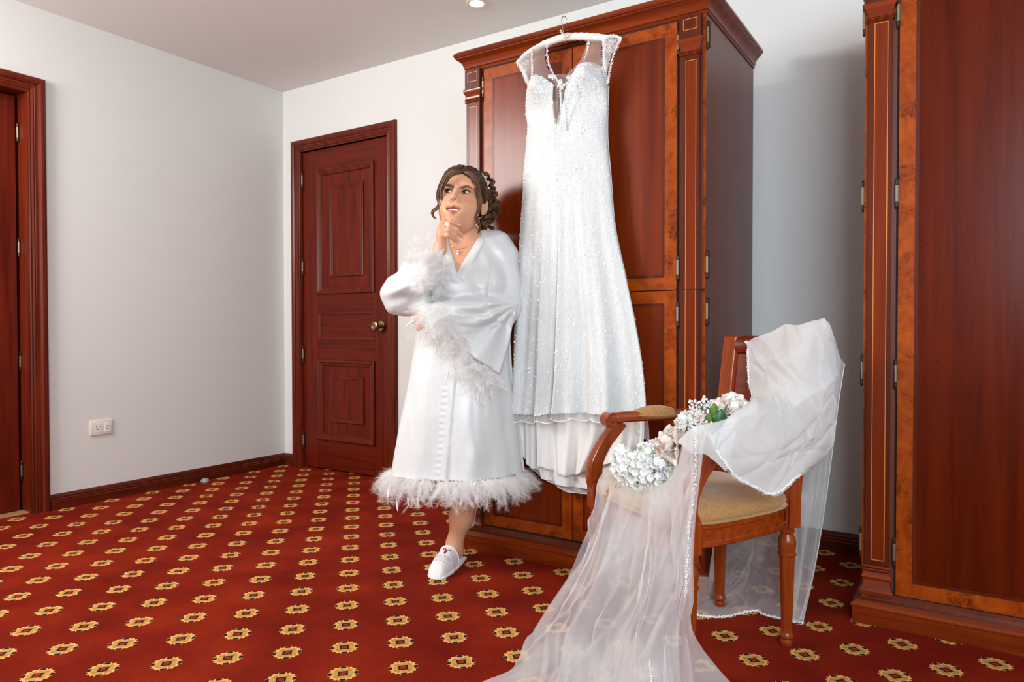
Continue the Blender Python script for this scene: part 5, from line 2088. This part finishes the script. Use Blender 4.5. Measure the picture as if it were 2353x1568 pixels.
def vsheet(name, rows, mat, nu, nv, fold, seed, zmin=.004):
    rg = np.random.default_rng(seed)
    G = np.stack([catmull([np.array(at_depth(*q)) for q in r], nu) for r in rows])
    G = np.stack([catmull(G[:, j], nv) for j in range(nu)], 1)
    du, dv_ = np.gradient(G, axis=1), np.gradient(G, axis=0)
    N = np.cross(du, dv_)
    N /= np.linalg.norm(N, axis=-1)[..., None] + 1e-9
    u = np.linspace(0, 1, nu)[None, :]
    t = np.linspace(0, 1, nv)[:, None]
    G = G + N * fold(u, t, rg)[..., None]
    G[..., 2] = np.maximum(G[..., 2], zmin + .002 * rg.random(G.shape[:2]))
    G[..., 0] = np.where(G[..., 1] > -.84, np.maximum(G[..., 0], 3.192), G[..., 0])      # stays clear of the wardrobe plinth
    grid_obj(name, G, mat, veil, np.array(VO))
    return G


def creases(n, amp, rg, sharp=2.0, slope=.25):
    """a bundle of crisp, wandering folds running down the cloth"""
    c, s, w_, a, b = rg.random(n), rg.normal(0, slope, n), rg.uniform(.010, .045, n), rg.uniform(.4, 1, n) * rg.choice((-1, 1), n), rg.uniform(.5, 4, n)

    def f(u, t):
        o = 0 * u * t
        for i in range(n):
            x = (u - c[i] - s[i] * (t - .5) - .02 * np.sin(t * b[i] * 3 + i)) / w_[i]
            env = np.clip(np.sin(PI * np.clip(t * 1.1 - .05 + .3 * s[i], 0, 1)), 0, 1) ** .5
            o = o + amp * a[i] * env * np.exp(-np.abs(x) ** 1.05)
        return o
    return f


r1 = [[(1718, 786, 2.24), (1760, 766, 2.16), (1800, 746, 2.10), (1840, 749, 2.02), (1868, 743, 1.985), (1897, 733, 1.985), (1915, 775, 2.02), (1930, 825, 2.07)],
      [(1717, 850, 2.22), (1755, 842, 2.12), (1795, 836, 2.05), (1830, 836, 1.985), (1858, 838, 1.955), (1885, 840, 1.965), (1906, 852, 2.00), (1926, 872, 2.05)],
      [(1724, 922, 2.18), (1758, 905, 2.06), (1795, 900, 1.98), (1830, 906, 1.94), (1856, 912, 1.935), (1880, 920, 1.955), (1902, 930, 1.99), (1918, 942, 2.04)],
      [(1690, 957, 1.85), (1735, 938, 1.84), (1785, 955, 1.87), (1825, 975, 1.90), (1852, 986, 1.925), (1875, 990, 1.95), (1895, 996, 1.98), (1908, 1002, 2.03)],
      [(1640, 1000, 1.745), (1690, 1005, 1.77), (1735, 1030, 1.79), (1785, 1050, 1.83), (1820, 1056, 1.87), (1845, 1056, 1.91), (1862, 1058, 1.96), (1874, 1060, 2.02)],
      [(1634, 1002, 1.735), (1652, 1052, 1.74), (1688, 1096, 1.76), (1738, 1120, 1.79), (1782, 1136, 1.82), (1822, 1104, 1.86), (1846, 1084, 1.93), (1862, 1075, 2.01)]]
V1 = vsheet('back_drape', r1, M['veil_a'], 110, 120, lambda u, t, rg: creases(13, .011, rg, slope=.9)(u, t) + creases(7, .009, rg, slope=1.4)(t, u) + .012 * np.sin(u * 9 + 3 * t) * np.sin(t * 7 + u * 3), 21)
r1b = [[(a + 3, b + 5, c + .018) for a, b, c in r] for r in r1]
vsheet('under_drape', r1b, M['veil_b'], 80, 80, lambda u, t, rg: creases(14, .014, rg, slope=1.2)(u, t) + creases(8, .012, rg, slope=1.0)(t, u), 22)
r2 = [[(1876, 765, 2.12), (1897, 742, 2.11), (1918, 790, 2.13), (1933, 835, 2.16)], [(1862, 900, 2.14), (1888, 900, 2.14), (1908, 900, 2.15), (1922, 905, 2.17)], [(1838, 1060, 2.16), (1865, 1060, 2.16), (1888, 1060, 2.17), (1905, 1060, 2.18)],
      [(1822, 1200, 2.18), (1845, 1200, 2.18), (1868, 1200, 2.18), (1888, 1200, 2.19)], [(1814, 1330, 2.19), (1832, 1330, 2.19), (1850, 1330, 2.19), (1866, 1330, 2.20)], [(1812, 1420, 2.20), (1822, 1428, 2.20), (1832, 1434, 2.20), (1842, 1422, 2.21)]]
V2 = vsheet('rear_fall', r2, M['veil_b'], 50, 120, lambda u, t, rg: creases(7, .010, rg, slope=.1)(u, t) + .012 * np.sin(u * 11 + 2 * t), 23)
r3 = [[(1600, 1190, 2.46), (1660, 1190, 2.46), (1740, 1190, 2.42), (1832, 1190, 2.30)], [(1600, 1300, 2.43), (1670, 1300, 2.43), (1750, 1292, 2.37), (1836, 1300, 2.26)], [(1600, 1375, 2.385), (1670, 1375, 2.385), (1750, 1370, 2.345), (1836, 1380, 2.245)],
      [(1598, 1415, 2.258), (1660, 1420, 2.242), (1720, 1411, 2.275), (1780, 1421, 2.240), (1838, 1434, 2.200)]]
V3 = vsheet('floor_pool', r3, M['veil_c'], 100, 90, lambda u, t, rg: creases(26, .016, rg, slope=.9)(u, t) + .008 * np.sin(u * 9 + t * 12), 24)
r4 = [[(1402, 1066, 2.26), (1450, 1076, 2.20), (1500, 1080, 2.13), (1552, 1040, 1.92), (1588, 986, 1.745), (1622, 990, 1.735)],
      [(1374, 1106, 2.18), (1430, 1122, 2.04), (1490, 1132, 1.91), (1548, 1134, 1.77), (1588, 1115, 1.715), (1608, 1108, 1.71)],
      [(1362, 1165, 2.15), (1410, 1200, 2.00), (1470, 1220, 1.87), (1530, 1236, 1.76), (1575, 1240, 1.71), (1592, 1240, 1.70)],
      [(1312, 1288, 2.07), (1372, 1320, 1.93), (1440, 1340, 1.81), (1520, 1345, 1.72), (1568, 1345, 1.67), (1586, 1340, 1.66)],
      [(1216, 1450, 2.12), (1300, 1465, 1.98), (1390, 1470, 1.86), (1480, 1465, 1.76), (1548, 1450, 1.69), (1583, 1430, 1.66)],
      [(1182, 1532, 1.915), (1270, 1570, 1.80), (1370, 1590, 1.72), (1470, 1600, 1.67), (1560, 1580, 1.65), (1628, 1508, 1.68)],
      [(1104, 1570, 1.828), (1220, 1640, 1.680), (1350, 1680, 1.610), (1480, 1700, 1.578), (1600, 1690, 1.594), (1704, 1602, 1.72)],
      [(1060, 1600, 1.765), (1200, 1700, 1.580), (1350, 1760, 1.485), (1500, 1780, 1.457), (1640, 1760, 1.485), (1770, 1665, 1.64)]]


def f4(u, t, rg):
    return creases(24, .018, rg, slope=.55)(u, t) + creases(9, .012, rg, slope=1.0)(t, u) * np.clip(t * 2 - .6, 0, 1) + .016 * np.sin(u * 13 + 3.5 * t) * np.clip(t * 2.2, .25, 1)


V4 = vsheet('front_fall', r4, M['veil_b'], 150, 150, f4, 25)
vsheet('front_layer', [[(a + 14 * (1 - i / 8), b + 3, c + .014) for a, b, c in r[1:5]] for i, r in enumerate(r4)], M['veil_c'], 90, 110, lambda u, t, rg: creases(16, .016, rg, slope=.5)(u, t) + .012 * np.sin(u * 11 - 4 * t), 26)
# fold over the near arm between the bouquet and the puff
r5 = [[(1556, 1015, 1.80), (1596, 982, 1.765), (1640, 972, 1.775), (1690, 956, 1.82)], [(1575, 1032, 1.76), (1612, 1022, 1.725), (1648, 1008, 1.73), (1690, 1000, 1.76)], [(1592, 1045, 1.74), (1618, 1044, 1.72), (1642, 1060, 1.722), (1668, 1085, 1.74)]]
vsheet('arm_fold', r5, M['veil_a'], 50, 40, lambda u, t, rg: creases(8, .008, rg, slope=.4)(u, t), 27)
# beaded hems
VB = []


def bead_run(P, n, sp=.0022):
    q = catmull(P, n)
    for k in range(2):
        VB.append(q + RNG.normal(0, sp, q.shape))


bead_run(V1[-1], 420)
bead_run(V1[:, 0][:60], 200)
bead_run(V3[-1], 300)
bead_run(V2[-1], 60)
bead_run(V4[:70, 128], 170)
bead_run(V4[95:130, 100], 60, .001)
VB = np.concatenate(VB)
beads('bead_hem', VB, .0010 + .0009 * RNG.random(len(VB)), M['bead'], veil, np.array(VO))
MB().tube([Vector(q) - VO for q in V1[-1]], .0022, 6).build('hem_cord', M['pearl'], veil, True)
MB().tube([Vector(q) - VO for q in V1[:, 0][:70]], .0022, 6).build('hem_cord', M['pearl'], veil, True)
MB().tube([Vector(q) - VO for q in V3[-1]], .0016, 6).build('hem_cord', M['pearl'], veil, True)
MB().tube([Vector(q) - VO for q in V2[:, -1]], .0012, 6).build('hem_cord', M['pearl'], veil, True)

# ------------------------------------------------------------------ bouquets
def petalmat(name, col):
    n = NT(name)
    n.t.nodes.remove(n.b)
    a = n.n('ShaderNodeBsdfDiffuse', i_Color=col)
    b = n.n('ShaderNodeBsdfTranslucent', i_Color=col)
    m = n.n('ShaderNodeMixShader')
    m.inputs[0].default_value = 0.22
    n.t.links.new(a.outputs[0], m.inputs[1])
    n.t.links.new(b.outputs[0], m.inputs[2])
    n.t.links.new(m.outputs[0], n.out.inputs[0])
    return n.m


M['petal_w'] = petalmat('white petal', (0.97, 0.975, 0.95))
M['petal_c'] = petalmat('cream rose petal', (0.93, 0.83, 0.75))
M['petal_v'] = petalmat('ivory petal', (0.94, 0.89, 0.84))
M['leaf'] = simple('green leaf', (0.022, 0.110, 0.035), 0.4)
M['leaf_l'] = simple('light green leaf', (0.085, 0.20, 0.022), 0.45)
M['stem'] = simple('brown stem', (0.13, 0.060, 0.020), 0.7)
M['budg'] = simple('pale green bud', (0.36, 0.46, 0.16), 0.6)


def floret_mesh(seed):
    rg = np.random.default_rng(seed)
    mb = MB()
    for k in range(5):
        a = k * 2 * PI / 5 + rg.normal(0, .15)
        n, m = 5, 5
        G = []
        for i in range(n):
            for j in range(m):
                t, s = i / (n - 1), j / (m - 1) * 2 - 1
                r = .0135 * t
                w_ = .0098 * math.sin(PI * min(1, .1 + t * .82)) ** .6
                zz = .004 * t + .006 * t * t * (1 + .4 * rg.random()) - .003 * s * s * t + .002 * math.sin(s * 5 + seed)
                G.append((r * math.cos(a) - s * w_ * math.sin(a), r * math.sin(a) + s * w_ * math.cos(a), zz))
        F = [(i * m + j, i * m + j + 1, (i + 1) * m + j + 1, (i + 1) * m + j) for i in range(n - 1) for j in range(m - 1)]
        mb.add(G, F)
    me = bpy.data.meshes.new('floret')
    me.from_pydata(mb.V, [], mb.F)
    me.materials.append(M['petal_w'])
    me.polygons.foreach_set('use_smooth', [True] * len(me.polygons))
    return me


def inst(name, me, parent, loc, nrm, scale, spin):
    o = bpy.data.objects.new(name, me)
    COL.objects.link(o)
    o.parent = parent
    o.location = tuple(loc)
    q = Vector(nrm).to_track_quat('Z', 'Y')
    o.rotation_mode = 'QUATERNION'
    o.rotation_quaternion = q @ Matrix.Rotation(spin, 3, 'Z').to_quaternion()
    o.scale = (scale,) * 3
    return o


b1o = Vector(at_depth(1480, 1122, 2.04))
b1o.z = .470
bq1 = thing('flower_bouquet', 'mass of small white blossoms lying on the chair seat front', 'bouquet', b1o)
fm = [floret_mesh(k) for k in range(4)]
rg = np.random.default_rng(31)
pol = [(1408, 1040), (1425, 1028), (1450, 1036), (1468, 1026), (1495, 1020), (1515, 1016), (1545, 1030), (1560, 1050), (1555, 1085), (1540, 1105), (1500, 1118), (1470, 1126), (1440, 1122), (1425, 1100), (1412, 1085)]
cnt = 0
while cnt < 270:
    a, b = rg.uniform(1400, 1565), rg.uniform(1014, 1128)
    if not inpoly(a, b, pol):
        continue
    ex, ey = (a - 1482) / 80, (b - 1072) / 55
    dome = math.sqrt(max(0, 1 - min(1, ex * ex * .9 + ey * ey * .9)))
    D = 2.05 - .0013 * (a - 1480) - .10 * dome + rg.normal(0, .012)
    nr = FW * -(0.5 + dome) + RT * ex * .9 - UP * ey * .9 + Vector(rg.normal(0, .35, 3))
    inst('floret', fm[cnt % 4], bq1, Vector(at_depth(a, b, D)) - b1o, nr, rg.uniform(.62, .95), rg.uniform(0, 6.28))
    cnt += 1
core = MB()
for a, b, r in ((1440, 1062, .030), (1470, 1070, .040), (1505, 1068, .040), (1535, 1066, .034), (1460, 1098, .026), (1500, 1096, .028)):
    c = Vector(at_depth(a, b, 2.03 - .0013 * (a - 1480))) - b1o
    core.lathe([(.001, -r)] + [(r * math.cos(t), r * math.sin(t)) for t in np.linspace(-1.3, 1.3, 9)] + [(.001, r)], c, 14)
core.build('flower_head', M['petal_w'], bq1, True)
for k in range(22):
    a, b = rg.uniform(1412, 1555), rg.uniform(1030, 1122)
    c = Vector(at_depth(a, b, 1.945 - .0013 * (a - 1480) + rg.uniform(0, .04))) - b1o
    r = rg.uniform(.0035, .006)
    MB().lathe([(.0003, -r * 1.4), (r, -r * .3), (r * .8, r * .6), (.0003, r * 1.3)], c, 8).build('bud', M['budg'], bq1, True)

b2o = Vector(at_depth(1615, 1003, 1.93))
b2o.z = .662
bq2 = thing('flower_bouquet', 'cream roses with baby breath and green leaves on the chair arm', 'bouquet', b2o)


def petal_mesh(mat, seed, w=.022, h=.034):
    rg = np.random.default_rng(seed)
    n, m = 7, 7
    G = []
    for i in range(n):
        for j in range(m):
            t, s = i / (n - 1), j / (m - 1) * 2 - 1
            ww = w * (.35 + .65 * math.sin(PI / 2 * min(1, t * 1.3))) * (1 if t < .8 else math.sqrt(max(.15, 1 - ((t - .8) / .22) ** 2)))
            y = -.010 - .012 * math.sin(t * 2.2) - .010 * max(0, t - .75) * 4 * (1 + .3 * rg.random()) + .018 * s * s
            G.append((s * ww, y, t * h + .0015 * math.sin(s * 4 + seed)))
    F = [(i * m + j, i * m + j + 1, (i + 1) * m + j + 1, (i + 1) * m + j) for i in range(n - 1) for j in range(m - 1)]
    me = bpy.data.meshes.new('petal')
    me.from_pydata(G, [], F)
    me.materials.append(mat)
    me.polygons.foreach_set('use_smooth', [True] * len(me.polygons))
    return me


PM = {k: [petal_mesh(M[k], s_) for s_ in range(3)] for k in ('petal_c', 'petal_v', 'petal_w')}


def rose(px, py, D, nrm, sc, mat, npet=15):
    c = Vector(at_depth(px, py, D)) - b2o
    core = MB().lathe([(.001, 0), (.009, .004), (.012, .016), (.010, .028), (.005, .031), (.001, .030)], n=14).build('rose', M[mat], bq2, True)
    core.location = c
    core.rotation_mode = 'QUATERNION'
    core.rotation_quaternion = Vector(nrm).to_track_quat('Z', 'Y')
    core.scale = (sc,) * 3
    for k in range(npet):
        o = bpy.data.objects.new('petal', PM[mat][k % 3])
        COL.objects.link(o)
        o.parent = core
        ly = k / npet
        o.rotation_euler = (math.radians(2 + 50 * ly ** 1.4), 0, k * 2.4)
        o.rotation_mode = 'ZYX'
        o.rotation_mode = 'XYZ'
        s_ = .62 + .55 * ly
        o.scale = (s_, s_ * (.5 + .8 * ly), .85 + .15 * ly)
    return core


rose(1545, 1022, 1.90, (-.45, -.75, .55), 1.30, 'petal_c', 18)
rose(1580, 972, 1.97, (-.55, -.5, .75), 1.05, 'petal_w', 15)
rose(1612, 964, 1.95, (-.2, -.75, .7), 1.0, 'petal_c', 15)
rose(1655, 944, 1.97, (-.2, -.65, .8), 1.05, 'petal_c', 15)
rose(1690, 946, 1.96, (.1, -.7, .7), 1.15, 'petal_v', 15)
rose(1682, 926, 2.00, (.0, -.3, 1), .95, 'petal_w', 12)
rose(1508, 1030, 2.02, (-.2, -.6, .8), .80, 'petal_v', 12)
for a, b, dx, dz, ln, wd, mt in ((1650, 992, .15, 1, .062, .021, 'leaf'), (1642, 960, -.05, 1, .040, .012, 'leaf_l'), (1636, 972, -.5, .9, .026, .008, 'leaf_l'), (1572, 992, -.9, -.2, .026, .008, 'leaf'), (1588, 1003, -.5, -.6, .024, .008, 'leaf'), (1556, 1044, -.2, .9, .030, .008, 'leaf')):
    p0 = np.array(Vector(at_depth(a, b, 1.915)) - b2o)
    leafblade(p0, np.array(RT * dx + UP * dz - FW * .25), np.array(-FW), ln, wd, M[mt], bq2, 'leaf', -.18, 9)
sp, sb = MB(), []
rg = np.random.default_rng(44)
for cx, cy, rx_, ry_, n in ((1610, 934, 34, 16, 70), (1598, 985, 40, 18, 130), (1560, 1000, 16, 14, 30), (1678, 962, 18, 14, 46), (1545, 1044, 20, 12, 34)):
    for k in range(n):
        a, rr = rg.random() * 6.28, math.sqrt(rg.random())
        x_, y_ = cx + rx_ * rr * math.cos(a), cy + ry_ * rr * math.sin(a) - (x_ - cx) * .25 if k else cy
        D = 1.915 + rg.uniform(0, .03)
        p_ = np.array(Vector(at_depth(x_, y_, D)) - b2o)
        sb.append(p_)
        if k % 2 == 0:
            q_ = np.array(Vector(at_depth(cx + (x_ - cx) * .3 + 6, cy + 14, 1.96)) - b2o)
            sp.tube([tuple(q_), tuple((p_ + q_) / 2 + rg.normal(0, .003, 3)), tuple(p_)], .0006, 4)
tag(sp.build('spray_stems', M['stem'], bq2), kind='stuff')
ico = [(0, 0, 1), (0, 0, -1)] + [(math.cos(k * PI / 3 + (z_ > 0) * .5) * .87, math.sin(k * PI / 3 + (z_ > 0) * .5) * .87, z_ * .5) for z_ in (1, -1) for k in range(6)]
IF = [(0, 2 + k, 2 + (k + 1) % 6) for k in range(6)] + [(1, 8 + (k + 1) % 6, 8 + k) for k in range(6)] + [(2 + k, 8 + k, 2 + (k + 1) % 6) for k in range(6)] + [(2 + (k + 1) % 6, 8 + k, 8 + (k + 1) % 6) for k in range(6)]
sb = np.array(sb)
rr = rg.uniform(.0024, .0046, len(sb))
Vv_ = (np.array(ico)[None] * rr[:, None, None] + sb[:, None]).reshape(-1, 3)
Ff_ = (np.array(IF)[None] + (np.arange(len(sb)) * 14)[:, None, None]).reshape(-1, 3)
tag(mkq('gypsophila_blooms', Vv_, Ff_, M['petal_w'], bq2, True), kind='stuff')
